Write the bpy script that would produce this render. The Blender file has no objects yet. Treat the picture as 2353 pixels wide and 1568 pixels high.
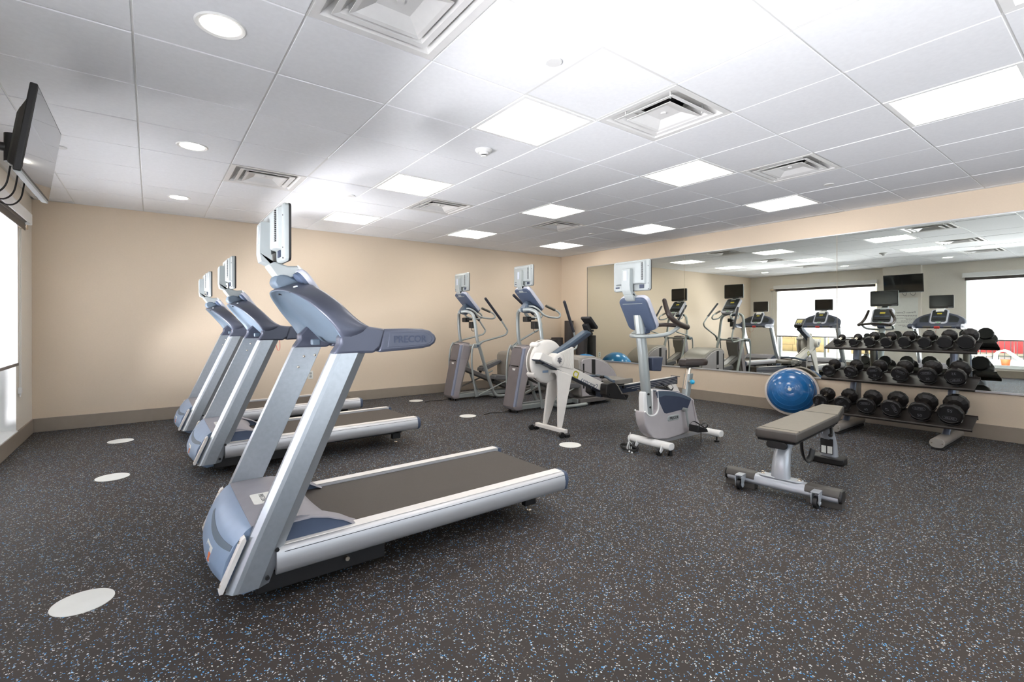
import bpy, bmesh, math, random
from math import pi, sin, cos, radians
from mathutils import Vector, Matrix
random.seed(7)
SC = bpy.context.scene
COL = SC.collection

# ------------------------------------------------------------------ camera
RX, LX, BY, FY, ZC, U = 6.17, -1.565, 5.03, -4.6, 2.518, .6096
cam_d = bpy.data.cameras.new('camera')
cam_d.sensor_width = 36.0
cam_d.lens = 1105.2 / 2353 * 36
cam_d.shift_y = -(784 - 743) / 2353
cam_d.clip_start = .05
cam_d.clip_end = 300
cam = bpy.data.objects.new('camera', cam_d)
COL.objects.link(cam)
cam.location = (-.5472, -2.2182, 1.172)
cam.rotation_euler = (radians(90), .0016, -.6451)
SC.camera = cam

# ------------------------------------------------------------------ world, sun, exposure
w = bpy.data.worlds.new('sky'); SC.world = w; w.use_nodes = True
nt = w.node_tree
bg = nt.nodes['Background']
tc = nt.nodes.new('ShaderNodeTexCoord'); sx = nt.nodes.new('ShaderNodeSeparateXYZ')
rp = nt.nodes.new('ShaderNodeValToRGB')
nt.links.new(tc.outputs['Generated'], sx.inputs[0]); nt.links.new(sx.outputs[2], rp.inputs[0])
rp.color_ramp.elements[0].color = (.84, .92, 1, 1); rp.color_ramp.elements[1].color = (.66, .82, 1, 1)
nt.links.new(rp.outputs[0], bg.inputs[0])
bg.inputs[1].default_value = 1.7
SKY_PANEL = 8.6          # strength of the lensed ceiling panels
DOWN = 10.0
# area lamps added to brighten the ceiling, standing in for daylight off the paving
for _x, _y, _sx, _sy, _e in ((-2.11, 3.0, .55, 13.5, 3300), (-4.3, 3.0, 3.6, 13.5, 7000), (2.3, -6.7, 7.5, 3.6, 500)):
    _l = bpy.data.lights.new('added_terrace_fill', 'AREA'); _l.shape = 'RECTANGLE'; _l.size = _sx; _l.size_y = _sy; _l.energy = _e; _l.color = (.985, .965, 1)
    _o = bpy.data.objects.new('added_terrace_fill', _l); COL.objects.link(_o); _o.location = (_x, _y, -.06); _o.rotation_euler = (pi, 0, 0)
SC.view_settings.view_transform = 'Standard'
SC.view_settings.look = 'None'
SC.view_settings.gamma = 1
SC.view_settings.use_curve_mapping = False
SC.view_settings.exposure = 0.66
SC.cycles.max_bounces = 14
SC.cycles.diffuse_bounces = 8
SC.cycles.glossy_bounces = 6
SC.cycles.transparent_max_bounces = 12
SC.cycles.caustics_reflective = False
SC.cycles.caustics_refractive = False
SC.cycles.sample_clamp_indirect = 12
SC.cycles.use_denoising = True

# ------------------------------------------------------------------ materials
def lin(c):
    return tuple((v / 255 / 12.92) if v / 255 <= .04045 else ((v / 255 + .055) / 1.055) ** 2.4 for v in c) + (1,)
def mat(name, rgb, rough=.5, metal=0, spec=.5, var=.06, scale=14, bump=0, bscale=300, coat=0, stretch=None, alpha=None, emis=None, es=0):
    m = bpy.data.materials.new(name); m.use_nodes = True
    n, l = m.node_tree.nodes, m.node_tree.links
    p = n['Principled BSDF']
    base = lin(rgb)
    t = n.new('ShaderNodeTexCoord'); mp = n.new('ShaderNodeMapping'); l.new(t.outputs['Object'], mp.inputs[0])
    if stretch: mp.inputs['Scale'].default_value = stretch
    nz = n.new('ShaderNodeTexNoise'); nz.inputs['Scale'].default_value = scale; nz.inputs['Detail'].default_value = 3
    l.new(mp.outputs[0], nz.inputs['Vector'])
    r = n.new('ShaderNodeValToRGB')
    r.color_ramp.elements[0].position = .3; r.color_ramp.elements[1].position = .7
    r.color_ramp.elements[0].color = tuple(min(1, v * (1 - var)) for v in base[:3]) + (1,)
    r.color_ramp.elements[1].color = tuple(min(1, v * (1 + var)) for v in base[:3]) + (1,)
    l.new(nz.outputs[0], r.inputs[0]); l.new(r.outputs[0], p.inputs['Base Color'])
    p.inputs['Roughness'].default_value = rough; p.inputs['Metallic'].default_value = metal
    p.inputs['Specular IOR Level'].default_value = spec
    p.inputs['Coat Weight'].default_value = coat
    p.inputs['Coat Roughness'].default_value = .1
    if bump:
        b = n.new('ShaderNodeBump'); b.inputs['Strength'].default_value = bump; b.inputs['Distance'].default_value = .002
        z = n.new('ShaderNodeTexNoise'); z.inputs['Scale'].default_value = bscale; l.new(mp.outputs[0], z.inputs['Vector'])
        l.new(z.outputs[0], b.inputs['Height']); l.new(b.outputs[0], p.inputs['Normal'])
    if emis:
        p.inputs['Emission Color'].default_value = lin(emis); p.inputs['Emission Strength'].default_value = es
    return m

M = {}
M['wall'] = mat('beige_wallcovering', (219, 202, 180), .75, var=.025, scale=60, bump=.15, bscale=220, stretch=(1, 1, 6))
M['wall_lifted'] = mat('brightened_wallcovering', (230, 224, 213), .75, var=.025, scale=60, bump=.15, bscale=220)  # back wall's covering, colour lightened to make up for the backlit left wall
M['tile'] = mat('ceiling_tile', (232, 233, 235), .9, spec=.1, var=.02, scale=40, bump=.25, bscale=500)
M['grid'] = mat('white_grid_metal', (216, 216, 214), .5, var=.02)
M['plenum'] = mat('dark_plenum', (60, 62, 62), .9)
M['base'] = mat('taupe_baseboard', (148, 137, 124), .55, var=.03)
M['white'] = mat('white_paint', (232, 232, 230), .5, var=.02)
M['wframe'] = mat('white_window_frame', (232, 236, 236), .4, var=.02)
M['diff'] = mat('diffuser_metal', (222, 221, 219), .45, 0, var=.03)
M['black'] = mat('black_plastic', (24, 23, 24), .45, var=.1)
M['rubber'] = mat('black_rubber', (24, 21, 20), .38, var=.12, bump=.2, bscale=200, spec=.45)
M['rubface'] = mat('black_rubber_face', (16, 16, 18), .55, var=.1)
M['emboss'] = mat('embossed_grey', (104, 104, 110), .5)
M['chrome'] = mat('chrome', (235, 222, 205), .22, 1, var=.02)
M['alu'] = mat('brushed_aluminium', (178, 184, 190), .36, .8, var=.05, scale=30, stretch=(1.5, 60, 1.5))
M['alu2'] = mat('satin_aluminium_rail', (196, 196, 198), .42, .6, var=.04, scale=30, stretch=(.5, 30, 30))
M['railtop'] = mat('pale_deck_rail', (225, 221, 216), .5, .1, var=.03)
M['belt'] = mat('belt', (66, 59, 53), .6, var=.06, scale=60, bump=.2, bscale=900)
M['hood'] = mat('graphite_cowl', (76, 80, 94), .36, .25, var=.04)
M['hoodlow'] = mat('blue_grey_cowl', (96, 110, 124), .5, var=.03)
M['navy'] = mat('navy_plastic', (72, 84, 106), .5, var=.04)
M['navydark'] = mat('dark_navy_plastic', (54, 62, 82), .5, var=.05)
M['cover'] = mat('motor_cover_top', (146, 144, 150), .5, .1, var=.03)
M['coverf'] = mat('motor_cover_front', (140, 160, 186), .42, .1, var=.03)
M['plastic'] = mat('pale_grey_plastic', (162, 168, 168), .45, var=.02)
M['plastic2'] = mat('light_bezel_plastic', (186, 188, 200), .42, var=.03)
M['tvscreen'] = mat('glossy_tv_screen', (20, 21, 23), .03, spec=.6, var=.03, coat=.5)
M['screen'] = mat('dark_screen', (14, 15, 17), .12, var=.05)
M['panel'] = mat('console_panel', (34, 38, 40), .3, var=.2)
M['lcd'] = mat('amber_display', (150, 140, 40), .4, emis=(170, 150, 40), es=.25)
M['green'] = mat('green_button', (60, 190, 90), .5)
M['red'] = mat('red_plastic', (190, 45, 40), .4)
M['orange'] = mat('orange_label', (226, 120, 66), .5)
M['sticker'] = mat('white_sticker', (228, 228, 222), .5, var=.02)
M['tube'] = mat('silver_paint_tube', (164, 170, 169), .35, .35, var=.03)
M['tower'] = mat('mauve_grey_tower', (156, 149, 151), .5, var=.03)
M['tubedark'] = mat('grey_ramp', (118, 114, 112), .45, .3, var=.05)
M['ehouse'] = mat('taupe_grey_housing', (112, 106, 108), .5, .1, var=.04)
M['eside'] = mat('light_mauve_housing', (182, 177, 179), .5, var=.03)
M['ebevel'] = mat('blue_silver_bevel', (126, 131, 148), .4, .2, var=.03)
M['etrim'] = mat('bronze_grey_cover', (150, 146, 140), .38, .3, var=.04)
M['pedal'] = mat('grey_pedal', (104, 104, 106), .6, var=.06)
M['grip'] = mat('dark_grip', (44, 44, 52), .35, var=.1)
M['gripm'] = mat('metal_grip', (96, 94, 88), .35, .7, var=.1)
M['rowhite'] = mat('warm_white_plastic', (228, 224, 218), .45, var=.02)
M['rowband'] = mat('perforated_grey_band', (142, 136, 128), .6, .2, var=.12, scale=400)
M['rowblue'] = mat('slate_blue_metal', (88, 102, 118), .4, .3, var=.05)
M['rowblued'] = mat('dark_slate_metal', (52, 60, 76), .4, .3, var=.05)
M['yellow'] = mat('olive_yellow', (190, 180, 30), .5)
M['seat'] = mat('grey_seat', (128, 124, 118), .6, var=.04)
M['brown'] = mat('brown_black_leather', (52, 42, 38), .38, var=.1, bump=.15, bscale=250)
M['vinyl'] = mat('taupe_vinyl', (116, 106, 92), .42, var=.05, bump=.1, bscale=500)
M['vinyls'] = mat('dark_taupe_vinyl', (76, 72, 68), .45, var=.05)
M['bench'] = mat('silver_bench_paint', (182, 186, 192), .32, .35, var=.03)
M['rack'] = mat('silver_grey_rack', (150, 144, 138), .38, .35, var=.04)
M['rackb'] = mat('blue_grey_rack_post', (124, 130, 146), .35, .35, var=.04)
M['shelf'] = mat('shelf_black', (48, 43, 40), .42, .1, var=.08)
M['cyan'] = mat('cyan_plastic', (40, 170, 215), .3, var=.03, coat=.4)
M['dome'] = mat('blue_dome', (30, 104, 168), .22, var=.08, coat=.6)
M['ball'] = mat('bright_blue_ball', (20, 150, 222), .28, var=.04, coat=.5)
M['platform'] = mat('pale_platform', (216, 206, 196), .5)
M['mat'] = mat('dark_foam', (62, 56, 54), .65, var=.08)
M['shadefab'] = None
M['cord'] = mat('black_cord', (26, 24, 24), .5)
M['stone'] = mat('cream_stone', (176, 152, 108), .9, var=.16, scale=3, bump=.6, bscale=25)
M['mortar'] = mat('mortar', (170, 156, 128), .9, var=.05)
M['tan'] = mat('tan_stucco', (196, 184, 160), .9, var=.03)
M['redwall'] = mat('red_metal', (170, 18, 20), .5, var=.08, scale=3)
M['concrete'] = mat('pale_concrete', (214, 210, 200), .85, var=.05, scale=2, bump=.3, bscale=60)
M['bucket'] = mat('orange_bucket', (232, 96, 46), .5)
M['fence'] = mat('dark_fence', (60, 66, 66), .5)
M['wood'] = mat('tan_slat', (206, 176, 124), .7, var=.1)
M['print'] = mat('dark_print', (84, 82, 80), .7)
M['signtxt'] = mat('grey_sign_text', (70, 74, 76), .6)
M['label'] = mat('pale_label', (196, 204, 216), .5)

# speckled rubber floor
fm = bpy.data.materials.new('speckled_rubber_floor'); fm.use_nodes = True; M['floor'] = fm
n, l = fm.node_tree.nodes, fm.node_tree.links; p = n['Principled BSDF']
t = n.new('ShaderNodeTexCoord')
wob = n.new('ShaderNodeTexNoise'); wob.inputs['Scale'].default_value = 110
add = n.new('ShaderNodeMixRGB'); add.blend_type = 'ADD'; add.inputs[0].default_value = .012
l.new(t.outputs['Object'], wob.inputs['Vector']); l.new(t.outputs['Object'], add.inputs[1]); l.new(wob.outputs['Color'], add.inputs[2])
base = lin((78, 71, 65)); cur = None
bn = n.new('ShaderNodeTexNoise'); bn.inputs['Scale'].default_value = 1.3; bn.inputs['Detail'].default_value = 4; l.new(t.outputs['Object'], bn.inputs['Vector'])
br = n.new('ShaderNodeValToRGB'); br.color_ramp.elements[0].position = .35; br.color_ramp.elements[1].position = .7
br.color_ramp.elements[0].color = lin((48, 42, 38)); br.color_ramp.elements[1].color = lin((58, 50, 45)); l.new(bn.outputs[0], br.inputs[0])
cur = br.outputs[0]
for sc_, frac, cols in ((150, .115, [(205, 200, 192), (150, 186, 214), (206, 212, 216), (66, 150, 214)]), (215, .075, [(176, 190, 182), (120, 168, 206), (210, 200, 190), (60, 140, 200)])):
    v = n.new('ShaderNodeTexVoronoi'); v.inputs['Scale'].default_value = sc_; l.new(add.outputs[0], v.inputs['Vector'])
    s = n.new('ShaderNodeSeparateColor'); l.new(v.outputs['Color'], s.inputs[0])
    a = n.new('ShaderNodeMath'); a.operation = 'LESS_THAN'; a.inputs[1].default_value = frac; l.new(s.outputs[0], a.inputs[0])
    d = n.new('ShaderNodeMath'); d.operation = 'LESS_THAN'; d.inputs[1].default_value = .46; l.new(v.outputs['Distance'], d.inputs[0])
    mu = n.new('ShaderNodeMath'); mu.operation = 'MULTIPLY'; l.new(a.outputs[0], mu.inputs[0]); l.new(d.outputs[0], mu.inputs[1])
    cr = n.new('ShaderNodeValToRGB'); cr.color_ramp.interpolation = 'CONSTANT'
    while len(cr.color_ramp.elements) < 4: cr.color_ramp.elements.new(.5)
    for i, c in enumerate(cols): cr.color_ramp.elements[i].position = i * .25; cr.color_ramp.elements[i].color = lin(c)
    l.new(s.outputs[1], cr.inputs[0])
    mx = n.new('ShaderNodeMixRGB'); l.new(mu.outputs[0], mx.inputs[0]); l.new(cur, mx.inputs[1]); l.new(cr.outputs[0], mx.inputs[2]); cur = mx.outputs[0]
l.new(cur, p.inputs['Base Color']); p.inputs['Roughness'].default_value = .62; p.inputs['Specular IOR Level'].default_value = .32
b = n.new('ShaderNodeBump'); b.inputs['Strength'].default_value = .25; b.inputs['Distance'].default_value = .001; l.new(wob.outputs[0], b.inputs['Height']); l.new(b.outputs[0], p.inputs['Normal'])

def emit(name, rgb, s, rows=False):
    m = bpy.data.materials.new(name); m.use_nodes = True
    n, l = m.node_tree.nodes, m.node_tree.links
    e = n.new('ShaderNodeEmission'); e.inputs[0].default_value = lin(rgb); e.inputs[1].default_value = s
    if rows:   # faint prismatic lens pattern
        t = n.new('ShaderNodeTexCoord'); wv = n.new('ShaderNodeTexWave'); wv.inputs['Scale'].default_value = 60; wv.bands_direction = 'DIAGONAL'
        mr = n.new('ShaderNodeMapRange'); mr.inputs[3].default_value = s * .93; mr.inputs[4].default_value = s * 1.05
        l.new(t.outputs['Object'], wv.inputs['Vector']); l.new(wv.outputs[1], mr.inputs[0]); l.new(mr.outputs[0], e.inputs[1])
    l.new(e.outputs[0], n['Material Output'].inputs[0]); return m
M['lens'] = emit('light_lens', (255, 250, 243), SKY_PANEL, True)
M['lamp'] = emit('downlight_lens', (255, 250, 238), DOWN)

def mixmat(name, build):
    m = bpy.data.materials.new(name); m.use_nodes = True
    n, l = m.node_tree.nodes, m.node_tree.links; n.remove(n['Principled BSDF']); build(n, l, n['Material Output']); return m
def _glass(n, l, o):
    a = n.new('ShaderNodeBsdfTransparent'); a.inputs[0].default_value = (.97, .98, .985, 1)
    g = n.new('ShaderNodeBsdfGlossy'); g.inputs['Roughness'].default_value = .02
    f = n.new('ShaderNodeFresnel'); f.inputs[0].default_value = 1.45
    x = n.new('ShaderNodeMixShader'); l.new(f.outputs[0], x.inputs[0]); l.new(a.outputs[0], x.inputs[1]); l.new(g.outputs[0], x.inputs[2]); l.new(x.outputs[0], o.inputs[0])
M['glass'] = mixmat('window_glass', _glass)
def _shade(n, l, o):
    a = n.new('ShaderNodeBsdfTransparent'); a.inputs[0].default_value = (1, 1, 1, 1)
    d = n.new('ShaderNodeBsdfTranslucent'); d.inputs[0].default_value = (.87, .87, .88, 1)
    e = n.new('ShaderNodeBsdfDiffuse'); e.inputs[0].default_value = (.8, .8, .8, 1)
    y = n.new('ShaderNodeMixShader'); y.inputs[0].default_value = .35; l.new(d.outputs[0], y.inputs[1]); l.new(e.outputs[0], y.inputs[2])
    x = n.new('ShaderNodeMixShader'); x.inputs[0].default_value = .72; l.new(a.outputs[0], x.inputs[1]); l.new(y.outputs[0], x.inputs[2]); l.new(x.outputs[0], o.inputs[0])
M['shadefab'] = mixmat('screen_shade_fabric', _shade)
def _mirror(n, l, o):
    g = n.new('ShaderNodeBsdfGlossy'); g.inputs['Roughness'].default_value = .0; g.inputs[0].default_value = (.87, .91, .855, 1)
    l.new(g.outputs[0], o.inputs[0])
M['mirror'] = mixmat('mirror_glass', _mirror)

# ------------------------------------------------------------------ mesh helpers
def new_obj(name, me, m=None, parent=None, smooth=True, bevel=0, seg=2, sub=0, kind=None):
    if m: me.materials.append(M[m] if isinstance(m, str) else m)
    if smooth and len(me.polygons):
        me.polygons.foreach_set('use_smooth', [True] * len(me.polygons))
        if not sub: me.set_sharp_from_angle(angle=radians(38))
    o = bpy.data.objects.new(name, me); COL.objects.link(o)
    if parent: o.parent = parent
    if bevel:
        b = o.modifiers.new('bevel', 'BEVEL'); b.width = bevel; b.segments = seg; b.limit_method = 'ANGLE'; b.angle_limit = radians(40)
    if sub:
        s = o.modifiers.new('subsurf', 'SUBSURF'); s.levels = sub; s.render_levels = sub
    if kind: o['kind'] = kind
    return o
def mk(name, vf, m=None, parent=None, **k):
    v, f = vf
    me = bpy.data.meshes.new(name); me.from_pydata([tuple(x) for x in v], [], f)
    bm = bmesh.new(); bm.from_mesh(me); bmesh.ops.recalc_face_normals(bm, faces=bm.faces); bm.to_mesh(me); bm.free()
    return new_obj(name, me, m, parent, **k)
def join(*parts):
    v, f = [], []
    for a, b in parts:
        k = len(v); v += list(a); f += [tuple(i + k for i in q) for q in b]
    return v, f
def box(x0, x1, y0, y1, z0, z1):
    v = [(x0, y0, z0), (x1, y0, z0), (x1, y1, z0), (x0, y1, z0), (x0, y0, z1), (x1, y0, z1), (x1, y1, z1), (x0, y1, z1)]
    return v, [(0, 3, 2, 1), (4, 5, 6, 7), (0, 1, 5, 4), (1, 2, 6, 5), (2, 3, 7, 6), (3, 0, 4, 7)]
def xf(vf, mtx):
    return [tuple(mtx @ Vector(p)) for p in vf[0]], vf[1]
def mv(vf, x=0, y=0, z=0):
    return [(a + x, b + y, c + z) for a, b, c in vf[0]], vf[1]
def prism(pts, y0, y1, ax='y'):
    """polygon in x-z (ax y), y-z (ax x) or x-y (ax z), extruded between y0 and y1"""
    k = len(pts)
    def P(a, b, t): return (a, t, b) if ax == 'y' else ((t, a, b) if ax == 'x' else (a, b, t))
    v = [P(a, b, y0) for a, b in pts] + [P(a, b, y1) for a, b in pts]
    f = [tuple(range(k)), tuple(range(2 * k - 1, k - 1, -1))] + [(i, (i + 1) % k, k + (i + 1) % k, k + i) for i in range(k)]
    return v, f
def loft(rings, cap=True, closed=True):
    k = len(rings[0]); v = [p for r in rings for p in r]; f = []
    for i in range(len(rings) - 1):
        for j in range(k if closed else k - 1):
            f.append((i * k + j, i * k + (j + 1) % k, (i + 1) * k + (j + 1) % k, (i + 1) * k + j))
    if cap: f += [tuple(range(k)), tuple(range(len(v) - 1, len(v) - k - 1, -1))]
    return v, f
def circ(r, k=20, rz=None):
    return [(r * cos(2 * pi * i / k), (rz or r) * sin(2 * pi * i / k)) for i in range(k)]
def lathe(prof, k=28, ax='z', c=(0, 0, 0)):
    rings = []
    for r, h in prof:
        ring = []
        for i in range(k):
            a = 2 * pi * i / k; q = (max(r, 1e-4) * cos(a), max(r, 1e-4) * sin(a), h)
            q = q if ax == 'z' else ((q[0], q[2], q[1]) if ax == 'y' else (q[2], q[0], q[1]))
            ring.append((q[0] + c[0], q[1] + c[1], q[2] + c[2]))
        rings.append(ring)
    return loft(rings)
def cyl(r, a, b, k=16, r2=None):
    a, b = Vector(a), Vector(b); d = (b - a).normalized()
    u = d.orthogonal().normalized(); w_ = d.cross(u)
    r2 = r if r2 is None else r2
    return loft([[tuple(a + u * (r * cos(2 * pi * i / k)) + w_ * (r * sin(2 * pi * i / k))) for i in range(k)],
                 [tuple(b + u * (r2 * cos(2 * pi * i / k)) + w_ * (r2 * sin(2 * pi * i / k))) for i in range(k)]])
def spline(pts, step=6, closed=False):
    P = [Vector(p) for p in pts]; out = []
    k = len(P); rng = range(k if closed else k - 1)
    for i in rng:
        p0 = P[(i - 1) % k] if (closed or i > 0) else P[0] * 2 - P[1]
        p1, p2 = P[i], P[(i + 1) % k]
        p3 = P[(i + 2) % k] if (closed or i + 2 < k) else P[-1] * 2 - P[-2]
        for s in range(step):
            t = s / step
            out.append(.5 * ((2 * p1) + (p2 - p0) * t + (2 * p0 - 5 * p1 + 4 * p2 - p3) * t * t + (3 * p1 - p0 - 3 * p2 + p3) * t ** 3))
    if not closed: out.append(P[-1])
    return out
def sweep(path, r, k=12, closed=False, smooth=True, step=6, flat=1.0, radii=None):
    P = spline(path, step, closed) if smooth else [Vector(p) for p in path]
    m_ = len(P); rings = []; up = None
    for i in range(m_):
        a = P[(i - 1) % m_] if (closed or i) else P[0]; b = P[(i + 1) % m_] if (closed or i < m_ - 1) else P[-1]
        t_ = (b - a)
        if t_.length < 1e-9: t_ = Vector((0, 0, 1))
        t_.normalize()
        if up is None:
            up = t_.orthogonal().normalized()
        up = (up - t_ * up.dot(t_)).normalized(); s = t_.cross(up)
        rr = r if radii is None else radii[0] + (radii[1] - radii[0]) * i / (m_ - 1)
        rings.append([tuple(P[i] + up * (rr * cos(2 * pi * j / k)) + s * (rr * flat * sin(2 * pi * j / k))) for j in range(k)])
    if closed: rings.append(rings[0]); return loft(rings, cap=False)
    return loft(rings)
def ball(c, r, k=14, n_=8, sz=1.0):
    rings = []
    for i in range(n_ + 1):
        a = -pi / 2 + pi * i / n_
        rings.append([(c[0] + max(cos(a), 1e-3) * r * cos(2 * pi * j / k), c[1] + max(cos(a), 1e-3) * r * sin(2 * pi * j / k), c[2] + sz * r * sin(a)) for j in range(k)])
    return loft(rings)
def rrect(w_, h, r, k=5):
    out = []
    for cx, cy, a0 in ((w_ / 2 - r, h / 2 - r, 0), (-w_ / 2 + r, h / 2 - r, 90), (-w_ / 2 + r, -h / 2 + r, 180), (w_ / 2 - r, -h / 2 + r, 270)):
        for i in range(k):
            a = radians(a0 + 90 * i / (k - 1)); out.append((cx + r * cos(a), cy + r * sin(a)))
    return out
def frame_mtx(o, xa, ya, za):
    m = Matrix.Identity(4)
    for i, a in enumerate((xa, ya, za)):
        a = Vector(a).normalized()
        for j in range(3): m[j][i] = a[j]
    for j in range(3): m[j][3] = o[j]
    return m
def text(name, s, size, m, parent, mtx, ext=.001, off=0, sx=1.0, bold=0):
    c = bpy.data.curves.new(name, 'FONT'); c.body = s; c.size = size; c.extrude = ext; c.align_x = 'CENTER'; c.align_y = 'CENTER'; c.offset = bold; c.resolution_u = 3
    o = bpy.data.objects.new('tmp', c); COL.objects.link(o)
    me = bpy.data.meshes.new_from_object(o.evaluated_get(bpy.context.evaluated_depsgraph_get()))
    bpy.data.objects.remove(o)
    me.transform(mtx @ Matrix.Diagonal((sx, 1, 1, 1)))
    me.materials.clear()
    return new_obj(name, me, m, parent, smooth=False)
def empty(name, loc, label, cat, group=None, rz=0):
    o = bpy.data.objects.new(name, None); COL.objects.link(o); o.location = loc; o.rotation_euler = (0, 0, rz)
    o.empty_display_size = .1
    return tag(o, label, cat, group)
def tag(o, label, cat, group=None):
    o['label'] = label; o['category'] = cat
    if group: o['group'] = group
    return o
def copy_tree(o, parent=None):
    c = o.copy(); COL.objects.link(c); c.parent = parent
    for ch in list(o.children): copy_tree(ch, c)
    return c

# ================================================================== STRUCTURE
S = 'structure'
mk('floor', box(LX - .25, RX + .2, FY - .2, BY + .2, -.08, 0), 'floor', kind=S, smooth=False)
mk('wall_back', box(LX - .25, RX + .2, BY, BY + .2, 0, ZC + .4), 'wall', kind=S, smooth=False)
mk('wall_right', box(RX, RX + .2, FY, BY, 0, ZC + .4), 'wall', kind=S, smooth=False)
WF = (-1.0, 5.5, .16, 2.25)  # opening for the added window in the unseen front wall
mk('wall_front', join(box(LX - .25, WF[0], FY - .2, FY, 0, ZC + .4), box(WF[1], RX + .2, FY - .2, FY, 0, ZC + .4), box(WF[0], WF[1], FY - .2, FY, 0, WF[2]), box(WF[0], WF[1], FY - .2, FY, WF[3], ZC + .4)), 'wall_lifted', kind=S, smooth=False)
WA, WB = (1.87, 4.262, .156, 2.23), (-3.0, .248, .20, 2.26)
LW = LX - .25
mk('wall_left', join(box(LW, LX, WA[1], BY, 0, ZC + .4), box(LW, LX, WB[1], WA[0], 0, ZC + .4), box(LW, LX, FY, WB[0], 0, ZC + .4),
    box(LW, LX, WA[0], WA[1], 0, WA[2]), box(LW, LX, WA[0], WA[1], WA[3], ZC + .4),
    box(LW, LX, WB[0], WB[1], 0, WB[2]), box(LW, LX, WB[0], WB[1], WB[3], ZC + .4)), 'wall_lifted', kind=S, smooth=False)
mk('wall_left_pier', box(LX, LX + .12, 1.0, 1.73, 0, ZC + .3), 'wall_lifted', kind=S, smooth=False, bevel=.004)
BH = .148
mk('baseboard_back', box(LX, RX, BY - .014, BY, 0, BH), 'base', kind=S, smooth=False, bevel=.003)
mk('baseboard_right', box(RX - .014, RX, FY, BY - .014, 0, BH), 'base', kind=S, smooth=False, bevel=.003)
mk('baseboard_left', join(box(LX, LX + .014, 1.73, BY - .014, 0, BH), box(LX + .12, LX + .134, .986, 1.744, 0, BH), box(LX, LX + .014, FY, 1.0, 0, BH)), 'base', kind=S, smooth=False, bevel=.003)
mk('baseboard_front', box(LX + .014, RX - .014, FY, FY + .014, 0, BH), 'base', kind=S, smooth=False, bevel=.003)
for i, (a, b_) in enumerate(((WA[0], WA[1]), (WB[0], WB[1]))):
    pass

# ---- windows
def window(nm, y0, y1, z0, z1, mull):
    x0, x1 = LX - .20, LX - .13
    f = [box(x0, x1, y0, y0 + .05, z0, z1), box(x0, x1, y1 - .05, y1, z0, z1), box(x0, x1, y0 + .05, y1 - .05, z0, z0 + .05), box(x0, x1, y0 + .05, y1 - .05, z1 - .05, z1)]
    for yy in mull: f.append(box(x0, x1, yy - .03, yy + .03, z0 + .05, z1 - .05))
    o = mk(nm, join(*f), 'wframe', kind=S, smooth=False, bevel=.003)
    ys = [y0 + .05] + [q for yy in mull for q in (yy - .03, yy + .03)] + [y1 - .05]
    for a, b_ in zip(ys[::2], ys[1::2]):
        mk('pane', box(LX - .168, LX - .162, a, b_, z0 + .05, z1 - .05), 'glass', o, smooth=False)
    mk('sill', box(LX - .13, LX + .012, y0, y1, z0 - .02, z0 + .002), 'white', o, smooth=False, bevel=.003)
    for a, b_ in ((y0, y0 + .004), (y1 - .004, y1)): mk('jamb_liner', box(LX - .13, LX + .001, a, b_, z0, z1), 'white', o, smooth=False)
    return o
window('window_1', *WA[:2], *WA[2:], [3.08])
window('window_2', *WB[:2], *WB[2:], [-1.4])

f3 = [box(WF[0], WF[1], FY - .18, FY - .12, z, z + .05) for z in (WF[2], WF[3] - .05)] + [box(x - .03, x + .03, FY - .18, FY - .12, WF[2] + .05, WF[3] - .05) for x in (-.97, .65, 2.25, 3.85, 5.47)]
w3 = mk('added_fill_window', join(*f3), 'wframe', kind=S, smooth=False, bevel=.003)  # unseen window added behind the camera to even out the light
for a, b_ in ((-.94, .62), (.68, 2.22), (2.28, 3.82), (3.88, 5.44)):
    mk('pane', box(a, b_, FY - .152, FY - .147, WF[2] + .05, WF[3] - .05), 'glass', w3, smooth=False)
def shade(y0, y1, zt, z_fab, label):
    r = empty('roller_shade', (LX, (y0 + y1) / 2, z_fab), label, 'window shade', 'roller shades on the window wall')
    h = (y1 - y0) / 2
    zl = lambda z: z - z_fab
    mk('valance', prism([(.003, zl(zt)), (.105, zl(zt)), (.105, zl(zt - .10)), (.094, zl(zt - .10)), (.094, zl(zt - .012)), (.003, zl(zt - .012))], -h, h), 'white', r, smooth=False, bevel=.002)
    mk('end_cap', box(.003, .105, h, h + .006, zl(zt - .105), zl(zt)), 'white', r, smooth=False)
    mk('end_cap', box(.003, .105, -h - .006, -h, zl(zt - .105), zl(zt)), 'white', r, smooth=False)
    mk('roller', cyl(.032, (.045, -h + .02, zl(zt - .06)), (.045, h - .02, zl(zt - .06)), 18), 'brown', r)
    mk('dark_band', box(.058, .064, -h + .03, h - .03, zl(zt - .165), zl(zt - .10)), 'brown', r, smooth=False)
    mk('fabric', box(.0125, .0137, -h + .05, h - .05, .028, zl(zt - .05)), 'shadefab', r, smooth=False)
    mk('hem_bar', box(.006, .020, -h + .05, h - .05, 0, .028), 'tubedark', r, smooth=False, bevel=.003)
    return r
shade(1.86, 4.31, 2.235, .775, 'white screen roller shade on the window nearest the back wall')
shade(-3.05, .285, 2.262, .775, 'white screen roller shade on the window nearest the camera, beside the television')
cr = empty('shade_cord', (LX + .012, 4.40, .46), 'looped white bead chain hanging down the wall beside the far window', 'cord')
pts = [(0, -.05, 1.66), (0, -.052, .9), (0, -.055, .1), (.0, -.03, .02), (0, .0, .1), (0, .01, .9), (.0, .012, 1.66)]
mk('bead_chain', sweep(pts, .0035, 6, step=5), 'white', cr)
mk('tensioner', box(-.01, .016, -.075, -.035, .04, .10), 'white', cr, bevel=.004)
mk('bracket', box(-.01, .05, -.07, .03, 1.64, 1.68), 'chrome', cr, bevel=.004)

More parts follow.
